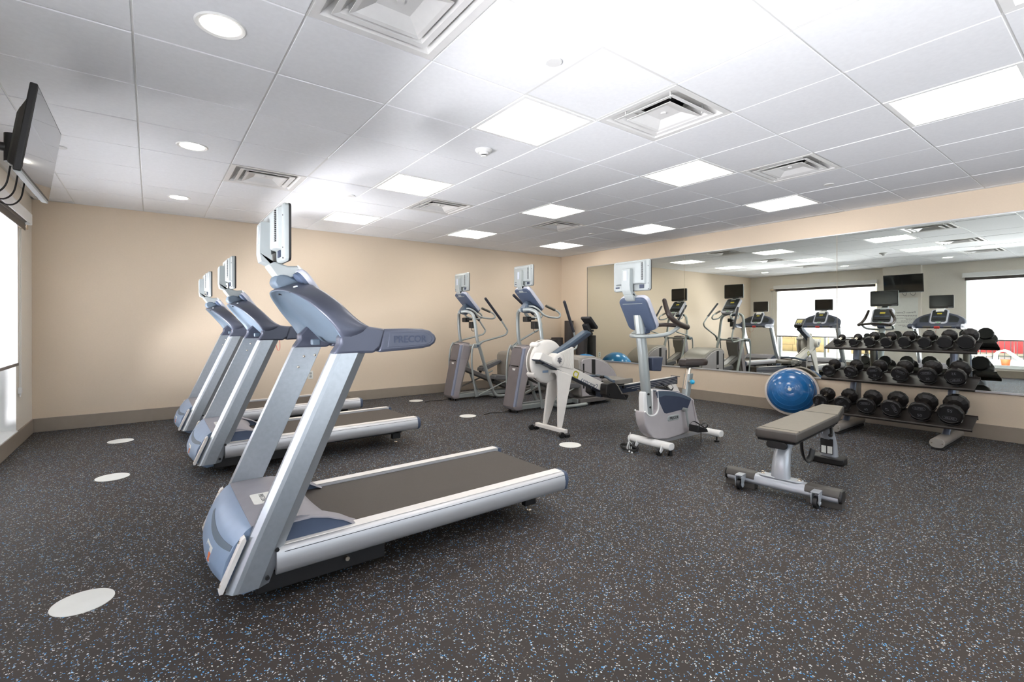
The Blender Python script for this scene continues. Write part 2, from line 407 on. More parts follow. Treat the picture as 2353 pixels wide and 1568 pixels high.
# ---- mirrors: panels side by side
MZ0, MZ1 = .478, 2.243
wm = empty('wall_mirror', (RX - .004, 1.1, MZ0), 'long frameless mirror of joined sheets along the right wall', 'mirror')
ye = [4.289, 2.191, .089, -2.012, -4.11]
for a, b_ in zip(ye[:-1], ye[1:]):
    mk('mirror_sheet', box(-.004, .003, b_ - 1.1 + .0025, a - 1.1 - .0025, 0, MZ1 - MZ0), 'mirror', wm, smooth=False)
mk('bottom_channel', box(-.012, .004, ye[-1] - 1.1, ye[0] - 1.1, -.014, .006), 'alu2', wm, smooth=False, bevel=.002)
mk('top_edge', box(-.010, .004, ye[-1] - 1.1, ye[0] - 1.1, MZ1 - MZ0 - .002, MZ1 - MZ0 + .008), 'alu2', wm, smooth=False)
mk('side_edge', box(-.007, .004, ye[0] - 1.1, ye[0] - 1.1 + .008, 0, MZ1 - MZ0), 'tubedark', wm, smooth=False)

# ---- ceiling: backing slab, recessed T grid, one object per tile
ce = mk('ceiling', box(LX - .25, RX + .2, FY - .2, BY + .2, ZC + .33, ZC + .4), 'plenum', kind=S, smooth=False)
gx0, gx1, gy0, gy1 = LX, RX, FY, BY
g = []
i0, i1, j0, j1 = -2, 10, -7, 8
for i in range(i0, i1 + 1): g.append(box(i * U - .012, i * U + .012, gy0, gy1, ZC + .005, ZC + .02))
for j in range(j0, j1 + 1): g.append(box(gx0, gx1, j * U - .012, j * U + .012, ZC + .0055, ZC + .0195))
mk('ceiling_grid', join(*g), 'grid', ce, smooth=False)
mk('wall_angle', join(box(gx0, gx0 + .02, gy0, gy1, ZC - .001, ZC + .001), box(gx1 - .02, gx1, gy0, gy1, ZC - .001, ZC + .001), box(gx0, gx1, gy1 - .02, gy1, ZC - .001, ZC + .001), box(gx0, gx1, gy0, gy0 + .02, ZC - .001, ZC + .001)), 'grid', ce, smooth=False)
LIGHTS = [(i, j) for i in (2, 5, 8) for j in (0, 3, 6)] + [(2, -3), (5, -3), (2, -6), (5, -6), (8, -6)]
DIFF = [(0, 4), (3, 4), (6, 4), (0, -1), (3, -1), (6, -1), (3, -4), (6, -4)]
tiles = {}
def tile_mesh(x0, x1, y0, y1):
    e = .004; s = .006
    a, b_, c, d = x0 + e, x1 - e, y0 + e, y1 - e
    v = [(a, c, ZC + .005), (b_, c, ZC + .005), (b_, d, ZC + .005), (a, d, ZC + .005), (a + s * .4, c + s * .4, ZC), (b_ - s * .4, c + s * .4, ZC), (b_ - s * .4, d - s * .4, ZC), (a + s * .4, d - s * .4, ZC)]
    return v, [(0, 3, 2, 1), (4, 5, 6, 7), (0, 1, 5, 4), (1, 2, 6, 5), (2, 3, 7, 6), (3, 0, 4, 7)]
def put_tile(i, j, key, vf):
    if key not in tiles:
        o = mk('tile', vf, 'tile', ce, smooth=False); tiles[key] = o
    else:
        o = tiles[key].copy(); COL.objects.link(o)
    return o
xs = [(i * U, (i + 1) * U, i) for i in range(i0, i1)] + [(LX, i0 * U, 'L'), (i1 * U, RX, 'R')]
ys = [(j * U, (j + 1) * U, j) for j in range(j0, j1)] + [(FY, j0 * U, 'F'), (j1 * U, BY, 'B')]
rr = random.Random(3)
for xa, xb, i in xs:
    for ya, yb, j in ys:
        if (i, j) in LIGHTS or (i, j) in DIFF: continue
        key = (round(xb - xa, 4), round(yb - ya, 4))
        vf = tile_mesh(0, xb - xa, 0, yb - ya)
        o = put_tile(i, j, key, vf)
        o.location = (xa, ya, rr.choice((0, 0, 0, .0015, -.001, .001)))
        if (i, j) in ((2, -1), (1, 3)):       # slightly lifted tiles showing the grid behind
            o.location.z = .006
# ---- panel lights
def panel_light():
    r = empty('ceiling_light', (0, 0, ZC), '', 'ceiling light', 'square panel lights in the ceiling grid')
    a, b_ = .006, U - .006
    w_ = .028
    mk('frame', join(box(a, b_, a, a + w_, -.002, .02), box(a, b_, b_ - w_, b_, -.002, .02), box(a, a + w_, a + w_, b_ - w_, -.002, .02), box(b_ - w_, b_, a + w_, b_ - w_, -.002, .02)), 'white', r, smooth=False, bevel=.003)
    mk('lens', box(a + w_, b_ - w_, a + w_, b_ - w_, .004, .008), 'lens', r, smooth=False)
    return r
lp = None
WH = {(2, 0): 'square white ceiling light panel nearest the smoke detector', (5, 0): 'square ceiling light panel between two diffusers, in front of the middle diffuser',
 (8, 0): 'square ceiling light panel close to the mirror wall, right of a diffuser', (2, 3): 'square ceiling light panel behind the smoke detector, over the treadmills',
 (5, 3): 'square ceiling light panel at the middle of the far ceiling', (8, 3): 'square ceiling light panel high above the mirror seam, in the row by the right wall',
 (2, 6): 'square ceiling light panel nearest the back wall at left, behind the tall treadmill screen', (5, 6): 'square ceiling light panel nearest the back wall at the middle',
 (8, 6): 'square ceiling light panel nearest the far corner of the room', (2, -3): 'square ceiling light panel cut by the top edge of the photo',
 (5, -3): 'square ceiling light panel cut by the right edge of the photo', (2, -6): 'square ceiling light panel behind the camera on the window side',
 (5, -6): 'square ceiling light panel behind the camera, middle', (8, -6): 'square ceiling light panel behind the camera on the mirror side'}
for (i, j) in LIGHTS:
    o = panel_light() if lp is None else copy_tree(lp)
    if lp is None: lp = o
    o.location = (i * U, j * U, ZC); o['label'] = WH[(i, j)]
# ---- air diffusers
def sqring(h0, z0, h1, z1, t_=.004):
    """hollow square frustum shell centred on the tile"""
    c = U / 2
    def R(h, z): return [(c - h, c - h, z), (c + h, c - h, z), (c + h, c + h, z), (c - h, c + h, z)]
    v = R(h0, z0) + R(h1, z1) + R(h1, z1 + t_) + R(h0, z0 + t_)
    f = []
    for a in range(4):
        for i in range(4): f.append((a * 4 + i, a * 4 + (i + 1) % 4, ((a + 1) % 4) * 4 + (i + 1) % 4, ((a + 1) % 4) * 4 + i))
    return v, f
def diffuser():
    r = empty('air_diffuser', (0, 0, ZC), '', 'air vent', 'square air diffusers in the ceiling grid')
    mk('outer_frame', join(sqring(.299, -.001, .262, .001), sqring(.262, .001, .205, .062)), 'diff', r, smooth=False)
    mk('louver', join(sqring(.222, -.004, .196, .000), sqring(.196, .0, .150, .045)), 'diff', r, smooth=False)
    mk('center_plate', join(sqring(.165, -.008, .145, -.004), sqring(.145, -.004, .075, .028)), 'diff', r, smooth=False)
    c = U / 2
    v, f = prism([(c - .078, c - .078), (c + .078, c - .078), (c + .078, c + .078), (c - .078, c + .078)], .026, .030, 'z')
    mk('center_cap', (v, f), 'diff', r, smooth=False)
    mk('center_button', lathe([(0, .018), (.016, .018), (.018, .026), (0, .026)], 16, c=(c, c, 0)), 'diff', r)
    mk('duct', loft([[(c + q[0], c + q[1], z) for q in circ(.125, 28)] for z in (.07, .30)], cap=False), 'black', r)
    mk('back_pan', join(box(c - .23, c + .23, c - .23, c - .12, .064, .068), box(c - .23, c + .23, c + .12, c + .23, .064, .068), box(c - .23, c - .12, c - .12, c + .12, .064, .068), box(c + .12, c + .23, c - .12, c + .12, .064, .068)), 'diff', r, smooth=False)
    for sx_, sy_ in ((-1, -1), (1, -1), (1, 1), (-1, 1)):
        mk('hanger', box(c + sx_ * .17 - .004, c + sx_ * .17 + .004, c + sy_ * .17 - .004, c + sy_ * .17 + .004, .01, .066), 'grid', r, smooth=False)
    return r
DW = {(0, 4): 'square ceiling diffuser over the middle treadmill', (3, 4): 'square ceiling diffuser over the floor between treadmills and crosstrainers',
 (6, 4): 'small looking square ceiling diffuser nearest the far corner', (0, -1): 'large square ceiling diffuser cut by the top edge of the photo',
 (3, -1): 'square ceiling diffuser beside the light panel, with dark round duct showing', (6, -1): 'square ceiling diffuser at right, in front of the mirror wall lights',
 (3, -4): 'square ceiling diffuser at the top right corner of the photo', (6, -4): 'square ceiling diffuser behind the camera near the mirror'}
dp = None
for (i, j) in DIFF:
    o = diffuser() if dp is None else copy_tree(dp)
    if dp is None: dp = o
    o.location = (i * U, j * U, ZC); o['label'] = DW[(i, j)]
# ---- round downlights
def downlight():
    r = empty('downlight', (0, 0, ZC), '', 'downlight', 'round downlights over the treadmill fronts')
    mk('trim_ring', lathe([(.078, -.001), (.098, -.006), (.104, -.001), (.104, .003), (.078, .003)], 36), 'white', r)
    mk('lens', lathe([(0, -.0035), (.079, -.0035), (.079, -.0005), (0, -.0005)], 36), 'lamp', r)
    return r
dl = None
for (x, y, lb) in ((-.29, .308, 'large round downlight at the top left, nearest the camera'), (-.29, 2.15, 'middle one of the three round downlights'), (-.30, 4.01, 'smallest looking round downlight, near the back wall'), (-.29, -1.6, 'round downlight behind the camera')):
    o = downlight() if dl is None else copy_tree(dl)
    if dl is None: dl = o
    o.location = (x, y, ZC); o['label'] = lb
# ---- sprinkler covers, smoke detector
sp = None
for (x, y, lb) in ((1.116, -.371, 'flat white sprinkler cover nearest the camera'), (-1.095, 2.773, 'flat white sprinkler cover beside the television'), (1.148, 2.848, 'small sprinkler cover above the near treadmill screen'), (4.735, -.334, 'small sprinkler cover at right behind the diffuser'), (4.758, 2.842, 'small sprinkler cover near the far corner')):
    if sp is None:
        sp = mk('sprinkler_cover', lathe([(0, -.006), (.04, -.006), (.0425, -.004), (.0425, .001), (0, .001)], 28), 'grid'); o = sp
    else:
        o = sp.copy(); COL.objects.link(o)
    o.location = (x, y, ZC); tag(o, lb, 'sprinkler cover', 'sprinkler covers on the ceiling')
sd = empty('smoke_detector', (1.527, .898, ZC), 'round white smoke detector on the ceiling near the light panel', 'smoke detector')
mk('base', lathe([(0, 0), (.068, 0), (.068, -.006), (.05, -.022), (0, -.022)], 30), 'white', sd)
mk('head', lathe([(0, -.02), (.036, -.022), (.034, -.036), (.026, -.038), (0, -.038)], 24), 'white', sd)
mk('chamber', lathe([(0, -.037), (.022, -.037), (.022, -.046), (0, -.046)], 18), 'black', sd)
mk('cap', lathe([(0, -.045), (.024, -.045), (.018, -.052), (0, -.053)], 18), 'white', sd)

# ---- white floor dots
fd = None
for (x, y, lb) in ((-.775, .487, 'large white round floor sticker at the bottom left'), (-.778, 2.552, 'white round floor sticker left of the middle treadmill, second from the camera'), (-.784, 3.974, 'white round floor sticker at left nearest the back wall'),
                   (2.664, 4.465, 'white round floor sticker near the back wall, by the far crosstrainer'), (2.656, 2.97, 'white round floor sticker left of the nearer crosstrainer'), (2.677, 1.141, 'white round floor sticker in front of the rowing machine')):
    if fd is None:
        fd = mk('floor_sticker', lathe([(0, 0), (.105, 0), (.105, .0018), (0, .0018)], 40), 'sticker'); o = fd
    else:
        o = fd.copy(); COL.objects.link(o)
    o.location = (x, y, .0002); tag(o, lb, 'floor sticker', 'white floor stickers')

# ---- outlets
def outlet(loc, lb, rz=0):
    r = empty('outlet', loc, lb, 'outlet', rz=rz)
    mk('plate', box(-.036, .036, -.005, 0, -.06, .06), 'sticker', r, bevel=.003)
    for z in (-.022, .022): mk('socket', prism([(q[0], q[1] + z) for q in rrect(.032, .03, .008, 4)], -.007, -.004), 'plastic', r)
    return r
outlet((1.29, BY - .0005, .435), 'white wall outlet behind the treadmills on the back wall')
outlet((5.03, BY - .0005, .48), 'white wall outlet on the back wall, seen in the mirror above the grey housing')

# ---- television on the pier
tv = empty('television', (-1.02, 1.22, 1.865), 'wall-mounted flat television tilted down, at the left edge', 'television')
T = Matrix.Translation((0, 0, 0)) @ Matrix.Rotation(radians(8), 4, 'Y')
hw, hh = .368, .415
mk('bezel', xf(box(-.022, .006, -hw, hw, 0, hh), T), 'black', tv, bevel=.006)
mk('screen', xf(box(.0055, .0075, -hw + .012, hw - .012, .016, hh - .012), T), 'tvscreen', tv, smooth=False)
mk('back_shell', xf(loft([[(x, y, z) for y, z in ((-a, b0), (a, b0), (a, b1), (-a, b1))] for x, a, b0, b1 in ((-.02, hw - .03, .02, hh - .05), (-.05, hw - .08, .04, hh - .1), (-.062, hw - .1, .05, hh - .13))]), T), 'black', tv, bevel=.006)
mk('bottom_strip', xf(box(-.02, .008, -hw + .01, hw - .01, -.004, .006), T), 'plastic', tv, bevel=.002)
mk('mount_plate', xf(box(-.085, -.06, -.12, .12, .08, .32), T), 'black', tv, bevel=.004)
mk('mount_arm', join(cyl(.022, (-.42, .0, .2), (-.06, 0, .19), 14), box(-.45, -.42, -.06, .06, .08, .32), cyl(.03, (-.08, 0, .12), (-.08, 0, .26), 14)), 'black', tv, bevel=0)
for k_, (a, b_) in enumerate(((-.22, -.08), (-.06, .06), (.10, .2))):
    mk('cable', sweep([(-.05, a, .05), (-.07, a + .02, -.04), (-.12, (a + b_) / 2, -.07), (-.20, b_, -.02), (-.3, b_, .05)], .004, 6), 'cord', tv)

# ---- wall sign on the pier
sg = empty('wall_sign', (LX + .1205, 1.31, .98), 'large pale rules sign below the television, printed Fitness Center', 'sign')
mk('board', box(0, .003, -.26, .26, 0, .78), 'sticker', sg, smooth=False)
m4 = frame_mtx((.0035, -.03, .43), (0, 1, 0), (0, 0, 1), (1, 0, 0))
text('heading', 'Fitness Center', .062, 'signtxt', sg, m4, .0004)
ln = []
rr = random.Random(5)
for i, (z, wd) in enumerate(((.355, .40), (.335, .24), (.295, .40), (.265, .18), (.225, .30), (.195, .38), (.16, .12), (.125, .34), (.09, .28))):
    x = -.24 + 0
    while x < -.24 + wd:
        L = rr.uniform(.015, .045); ln.append(box(.003, .0036, x, x + L, z, z + .008)); x += L + .008
pr = mk('printed_lines', join(*ln), 'print', sg, smooth=False, kind='stuff')
pr.rotation_euler = (0, 0, 0)

# ================================================================== OUTSIDE
mk('ground', join(box(-60, LX - .26, -40, 40, -.22, -.10), box(LX - .26, 60, -40, FY - .21, -.22, -.10)), 'concrete', kind=S, smooth=False)
# stone house seen in the mirror through the far window
hb = empty('stone_house', (-10.2, 8.6, -.1), 'cream stone building outside the far window', 'building')
mk('wall', box(-.25, 0, -4.6, 5.6, 0, 4.4), 'mortar', hb, smooth=False)
blocks = []; rr = random.Random(11); z = .02; proto = {}
while z < 4.3:
    h = rr.choice((.20, .28, .34)); y = -4.58 + rr.uniform(0, .2)
    while y < 5.3:
        L = rr.choice((.38, .52, .66))
        if not (-3.55 < y + L / 2 < -2.45 and z < 2.3):
            k_ = (h, L)
            if k_ not in proto:
                o = mk('stone', box(0, .03, 0, L - .015, 0, h - .015), 'stone', hb, smooth=False, bevel=.006); proto[k_] = o
            else:
                o = proto[k_].copy(); COL.objects.link(o)
            o.location = (rr.uniform(0, .008), y, z)
        y += L
    z += h
mk('house_door', box(0, .05, -3.4, -2.6, 0, 2.35), 'white', hb, smooth=False, bevel=.01)
# picket fence left of it
fn = empty('slat_fence', (-7.6, 8.2, -.1), 'tall fence of upright tan slats outside the far window', 'fence')
fs = None
for i in range(34):
    if fs is None: fs = mk('slat', box(-.01, .01, 0, .07, .05, 1.9), 'wood', fn, smooth=False); o = fs
    else: o = fs.copy(); COL.objects.link(o)
    o.location = (0, -1.1 + i * .115, 0)
for z in (.3, 1.6): mk('rail', box(-.04, -.011, -1.15, 2.9, z, z + .08), 'fence', fn, smooth=False)
# tan building far off, red wall, wire fence
tb = empty('stucco_building', (-25, .6, -.1), 'pale tan stucco building with flat parapet, far outside the near window', 'building')
mk('wall', box(-4, 0, -12, 3.4, 0, 2.8), 'tan', tb, smooth=False)
mk('parapet', join(box(-4.1, .12, 1.6, 3.5, 2.8, 3.2), box(-4.05, .06, -12, 1.6, 2.8, 3.0)), 'tan', tb, smooth=False, bevel=.03)
mk('cornice', join(box(-4.2, .22, 1.5, 3.6, 3.2, 3.3), box(-4.12, .14, -12, 1.5, 3.0, 3.08)), 'white', tb, smooth=False)
mk('window', box(0, .05, -1.4, .2, 2.4, 2.6), 'white', tb, smooth=False)
rw = empty('red_fence_panel', (-12, -.6, -.1), 'long bright red panelled barrier outside the near window', 'barrier')
rp_ = None
for i in range(18):
    if rp_ is None: rp_ = mk('panel', box(-.02, .02, .008, .442, .15, 1.55), 'redwall', rw, smooth=False, bevel=.01); o = rp_
    else: o = rp_.copy(); COL.objects.link(o)
    o.location = (0, -5.4 + i * .45, 0)
mk('bottom_rail', box(-.03, .03, -5.4, 2.7, 0, .15), 'tan', rw, smooth=False)
wf = empty('pool_fence', (-10.5, -1.0, -.1), 'thin dark railing fence in front of the red barrier', 'fence')
pk = None
for i in range(60):
    if pk is None: pk = mk('picket', box(-.008, .008, -.008, .008, 0, 1.5), 'fence', wf, smooth=False); o = pk
    else: o = pk.copy(); COL.objects.link(o)
    o.location = (0, -4.8 + i * .15, 0)
for z in (.1, 1.3): mk('rail', box(-.015, .015, -4.8, 4.1, z, z + .03), 'fence', wf, smooth=False)
hr = empty('pool_handrail', (-6.5, .24, -.1), 'curved white pool handrail outside the near window', 'handrail')
mk('rail', sweep([(0, .25, 0), (0, .25, .28), (0, .19, .42), (0, .04, .46), (0, -.15, .30), (0, -.42, .06)], .022, 12), 'white', hr)
mk('rail', sweep([(-.35, .25, 0), (-.35, .25, .28), (-.35, .19, .42), (-.35, .04, .46), (-.35, -.15, .30), (-.35, -.42, .06)], .022, 12), 'white', hr)
bk = empty('bucket', (-7.25, .36, -.1), 'orange plastic bucket standing outside by the handrail', 'bucket')
mk('body', lathe([(0, 0), (.085, 0), (.105, .18), (.098, .18), (.08, .015), (0, .02)], 22), 'bucket', bk)
mk('rim', lathe([(.10, .165), (.113, .165), (.113, .185), (.10, .185)], 22), 'bucket', bk)
pt = empty('patio_table', (-7.9, 1.0, -.1), 'round white table outside the near window', 'table')
mk('tabletop', lathe([(0, .24), (.25, .24), (.26, .25), (.25, .27), (0, .27)], 30), 'white', pt)
mk('pedestal', lathe([(.15, 0), (.15, .02), (.03, .03), (.03, .24), (0, .24)], 20), 'white', pt)

# ================================================================== SHARED: entertainment screen and console tablet
def tv_unit(r, x, z0, z1, hw=.197, arm_lo=None, cx=0):
    """screen faces +x, front at x, from z0 to z1; carried by an arm behind it"""
    T = lambda vf: mv(vf, x, cx, 0)
    h = z1 - z0
    prof = rrect(2 * hw, h, .018, 5)
    c = z0 + h / 2
    def ring(xx, s): return [(xx, a - math.copysign(s, a), c + b_ - math.copysign(s, b_)) for a, b_ in prof]
    o = mk('screen_frame', T(loft([ring(0, .002), ring(-.004, 0), ring(-.010, 0), ring(-.012, .002)])), 'black', r)
    mk('glass', T(box(-.002, .0012, -hw + .016, hw - .016, z0 + .038, z1 - .014)), 'screen', o, smooth=False)
    mk('logo_strip', T(box(0, .0014, -hw + .02, -hw + .09, z0 + .014, z0 + .019)), 'label', o, smooth=False)
    s = mk('screen_shell', T(loft([ring(-.010, .001), ring(-.026, .001), ring(-.034, .006)])), 'plastic', r)
    # inner box, slanted top, with vents
    bz0, bz1 = z0 + .055, z1 - .012
    mk('rear_box', T(loft([[(-.030, -hw + .03, bz0), (-.030, hw - .03, bz0), (-.030, hw - .03, bz1), (-.030, -hw + .03, bz1)],
                           [(-.052, -hw + .04, bz0 + .004), (-.052, hw - .04, bz0 + .004), (-.052, hw - .04, bz1 - .008), (-.052, -hw + .04, bz1 - .008)],
                           [(-.064, -hw + .075, bz0 + .01), (-.064, hw - .075, bz0 + .01), (-.064, hw - .075, bz1 - .022), (-.064, -hw + .075, bz1 - .022)]])), 'plastic', s, bevel=.004)
    v = [box(-.0595, -.0535, -hw + .048, -hw + .066, zz, zz + .0045) for zz in [bz0 + .035 + i * .0088 for i in range(17)]]
    mk('vents', mv(join(*v), x + .0008 - .0025, cx, 0), 'black', s, smooth=False, kind='stuff')
    v = [box(-.0545, -.052, yy, yy + .005, bz1 - .024, bz1 - .0215) for yy in [-hw + .07 + i * .0085 for i in range(30)]]
    mk('top_vents', mv(join(*v), x - .001, cx, 0), 'black', s, smooth=False, kind='stuff')
    mk('port_recess', T(join(box(-.040, -.034, -hw + .055, -hw + .10, z0 + .02, z0 + .052), box(-.040, -.034, hw - .07, hw - .03, z0 + .03, z0 + .042))), 'navydark', s, smooth=False)
    for a, b_ in ((-hw + .012, z0 + .06), (-hw + .012, z1 - .06), (-hw + .012, z0 + .012), (hw - .02, z0 + .012)):
        mk('screw', T(cyl(.0035, (-.036, a, b_), (-.031, a, b_), 8)), 'black', s)
    # arm
    a0 = (arm_lo[0] - x, arm_lo[1])
    top = z1 - .075
    P = [(-.060, top), (-.098, top), (-.104, top - .006), (-.108, z0 + .045), (-.100, z0 + .005), (a0[0] - .018, a0[1] + .018), (a0[0] + .045, a0[1] + .0), (-.045, z0 - .02), (-.058, z0 + .005)]
    am = mk('screen_arm', T(prism(P, -.046, .046)), 'plastic', r, bevel=.010, seg=3)
    mk('rating_label', T(box(-.1095, -.1060, -.018, .020, z0 + .09, top - .02)), 'label', am, smooth=False)
    mk('pivot', T(cyl(.014, (-.040, -.03, z0 - .002), (-.040, .03, z0 - .002), 12)), 'black', r)

def console(r, x0, z0, x1, z1, hw, th=.075, slot=True):
    """tilted tablet console: back face from top (x0,z0) to bottom (x1,z1); faces +x"""
    d = Vector((x1 - x0, 0, z1 - z0)); L = d.length; d.normalize(); nrm = Vector((-d.z, 0, d.x)); up = -d
    if nrm.x < 0: nrm = -nrm
    mid = Vector(((x0 + x1) / 2, 0, (z0 + z1) / 2))
    Y = Vector((0, 1, 0))
    def ring(off, w_, h, rad): return [tuple(mid + nrm * off + Y * a + up * b_) for a, b_ in rrect(w_, h, rad, 6)]
    mk('back_plate', loft([ring(.0, 2 * hw - .05, L - .03, .045), ring(.004, 2 * hw - .018, L - .008, .05), ring(.022, 2 * hw - .012, L - .004, .05)]), 'navy', r)
    bz = mk('bezel', loft([ring(.020, 2 * hw - .004, L, .052), ring(.03, 2 * hw, L + .004, .054), ring(th * .8, 2 * hw, L + .004, .054), ring(th, 2 * hw - .02, L - .016, .048)]), 'plastic2', r)
    if slot:
        m = mid + up * (L / 2 - .052)
        mk('slot_trim', loft([[tuple(m + nrm * o_ + Y * a + up * b_) for a, b_ in rrect(2 * hw - .09, .006, .0029, 3)] for o_ in (-.002, .006)]), 'tube', r)
    f = mk('face_panel', loft([[tuple(mid + up * .014 + nrm * o_ + Y * a + up * b_) for a, b_ in rrect(2 * hw - .05, L - .075, .03, 5)] for o_ in (th - .004, th + .002)]), 'panel', r)
    def pad(nm, cy, cz, w_, h, m, o_=.003, rad=.004):
        return mk(nm, loft([[tuple(mid + nrm * (th + q) + Y * (a + cy) + up * (b_ + cz)) for a, b_ in rrect(w_, h, rad, 4)] for q in (.0, o_)]), m, f)
    pad('display', 0, L * .2, .075, .032, 'lcd')
    pad('display_frame', 0, L * .32, .07, .02, 'black')
    pad('keypad', -hw * .45, .0, .07, .03, 'navydark'); pad('keypad', hw * .45, .0, .07, .03, 'navydark'); pad('keypad', 0, -.005, .05, .02, 'navydark')
    pad('ledge', 0, -L * .18, 2 * hw - .08, .012, 'black', .012)
    lip = mk('stop_lip', loft([[tuple(mid - up * (L / 2 - .03) + nrm * o_ + Y * a + up * b_) for a, b_ in rrect(.10, .045, .02, 5)] for o_ in (th - .002, th + .012)]), 'plastic', r)
    mk('start_button', loft([[tuple(mid - up * (L / 2 - .03) + nrm * o_ + Y * a + up * b_) for a, b_ in rrect(.025, .014, .006, 4)] for o_ in (th + .012, th + .015)]), 'green', lip)
    return bz

# ================================================================== TREADMILL
def treadmill():
    r = empty('treadmill', (0, 0, 0), '', 'treadmill', 'treadmills in a row')
    W = .40
    for s in (-1, 1):
        # leaning upright, bevelled extrusion: stations bottom -> top
        def sec(xf_, z, w_):
            q = [(0, .060), (-.004, .030), (.016, .004), (.034, 0), (.108, 0), (.150, .022), (.155, .034), (.150, .060)]
            return [(xf_ + a * w_, s * (W - b_), z - (0 if True else 0)) for a, b_ in q]
        n_ = 6; rings = []
        for i in range(n_ + 1):
            t_ = i / n_
            rings.append(sec(-.306 + t_ * .408, .108 + t_ * .930, 1.0))
        # cut bottom rear corner
        rings[0] = [(a, b_, c_ - .01 + .06 * max(0, (a + .306) - .12)) for a, b_, c_ in rings[0]]
        up = mk('upright', loft(rings), 'alu', r, smooth=False, bevel=.0015)
        for (x, z) in ((-.165, .13), (-.128, .235)):
            mk('bolt', cyl(.0085, (x, s * (W - .012), z), (x, s * (W + .0015), z), 12), 'black', up)
        for (x, z) in ((.155, .985), (.215, .99), (.125, .925)):
            mk('rivet', ball((x, s * (W - .062), z), .0075, 10, 6), 'chrome', up)
        # cover bracket strip on the front edge
        A = Vector((-.318, 0, .112)); B_ = Vector((-.236, 0, .30)); dd = (B_ - A).normalized(); nn = Vector((-dd.z, 0, dd.x))
        def P(u, v): q = A + dd * u + nn * v; return (q.x, q.z)
        br = mk('cover_bracket', prism([P(-.005, .0), P(.20, .0), P(.212, .008), P(.212, .010), P(.20, .018), P(0, .018), P(-.010, .012)], s * (W - .055) - .0, s * (W - .018)), 'railtop', r, bevel=.003)
        for u in (.015, .185):
            q = P(u, .018); q2 = P(u, .022)
            mk('bolt', cyl(.006, (q[0], s * (W - .036), q[1]), (q2[0], s * (W - .036), q2[1]), 8), 'chrome', br)
        # side rail
        def rs(x, dz):
            o_ = [(.0, .222), (.0, .238), (.01, .240), (.062, .240), (.074, .237), (.082, .233), (.0855, .226), (.089, .218), (.094, .19), (.093, .16), (.084, .135), (.07, .125), (.0, .125)]
            return [(x, s * (W - .088 + a), b_ + dz) for a, b_ in o_]
        rl = mk('side_rail', loft([rs(-.13, 0), rs(.6, .006), rs(1.495, .014)]), 'alu2', r)
        mk('rail_tread', loft([[(x, s * (W - .086 + a), z + dz) for a, z in ((0, .2405), (0, .2425), (.062, .2425), (.064, .2405))] for x, dz in ((-.13, 0), (.6, .006), (1.49, .014))]), 'railtop', rl, smooth=False)
        mk('rail_groove', loft([[(x, s * (W + a), z + dz) for a, z in ((-.0045, .2225), (.0008, .2215), (.0012, .2195), (-.0045, .2195))] for x, dz in ((-.1, 0), (.6, .006), (1.495, .014))]), 'black', rl, smooth=False)
        mk('end_cap', loft([rs(1.492, .014), [(x + .022, y * 1.0, z) for x, y, z in rs(1.492, .014)], [(1.528, s * (W - .044 + (a - .044) * .8), .014 + .18 + (b_ - .18) * .8) for a, b_ in [(.0, .222), (.0, .238), (.01, .240), (.062, .240), (.074, .237), (.082, .233), (.0855, .226), (.089, .218), (.094, .19), (.093, .16), (.084, .135), (.07, .125), (.0, .125)]]]), 'navy', rl)
        # tail fin of the motor cover lying on the rail
        fin = [(-.12, .315), (.02, .318), (.09, .30), (.16, .272), (.21, .24), (.232, .228), (.21, .226), (-.12, .222)]
        mk('cover_fin', prism(fin, s * (W - .098), s * (W - .050)), 'navy', r, bevel=.004)
        mk('cover_fin_top', loft([[(x, s * (W - .125), z + .001), (x, s * (W - .045), z - .001), (x, s * (W - .047), z + .005), (x, s * (W - .12), z + .008)] for x, z in ((-.12, .316), (.02, .319), (.09, .302), (.16, .273), (.21, .242), (.236, .229))]), 'cover', r)
        # rear levelling foot
        ft = mk('foot', join(cyl(.006, (1.335, s * .245, .0), (1.335, s * .245, .06), 10), cyl(.015, (1.335, s * .245, .0), (1.335, s * .245, .012), 14)), 'chrome', r)
        mk('foot_block', box(1.29, 1.375, s * .245 - .02, s * .245 + .02, .045, .13), 'black', r, bevel=.004)
        mk('wheel', cyl(.035, (-.14, s * .20 - .014, .035), (-.14, s * .20 + .014, .035), 18), 'black', r)
        mk('lift_bolt', cyl(.010, (.165, s * (W - .03), .108), (.165, s * (W - .01), .108), 12), 'chrome', r)
        # moulded arm and handrail
        armp = [(.099, 1.036), (.131, 1.083), (.128, 1.108), (.19, 1.178), (.262, 1.158), (.342, 1.145), (.318, 1.062), (.286, 1.034)]
        mk('console_arm', prism(armp, s * (W + .004), s * (W - .072)), 'hood', r, bevel=.012, seg=3)
        hp = [(.330, 1.146), (.46, 1.147), (.535, 1.145), (.575, 1.135), (.602, 1.114), (.612, 1.094), (.602, 1.072), (.577, 1.056), (.535, 1.048), (.40, 1.040), (.306, 1.036), (.312, 1.055)]
        hr_ = mk('handrail', prism(hp, s * (W + .004), s * (W - .072)), 'hood', r, bevel=.016, seg=3)
        inset = [(.36, 1.127), (.50, 1.128), (.55, 1.124), (.578, 1.108), (.584, 1.093), (.576, 1.077), (.55, 1.066), (.50, 1.063), (.35, 1.058)]
        mk('handrail_inset', prism(inset, s * (W + .001), s * (W + .0055)), 'hood', hr_, bevel=.002)
        m4 = frame_mtx((.465, s * (W + .0052), 1.094), (-s * -1 if s > 0 else 1, 0, 0), (0, 0, 1), (0, s, 0)) if s < 0 else frame_mtx((.465, W + .0052, 1.094), (-1, 0, 0), (0, 0, 1), (0, 1, 0))
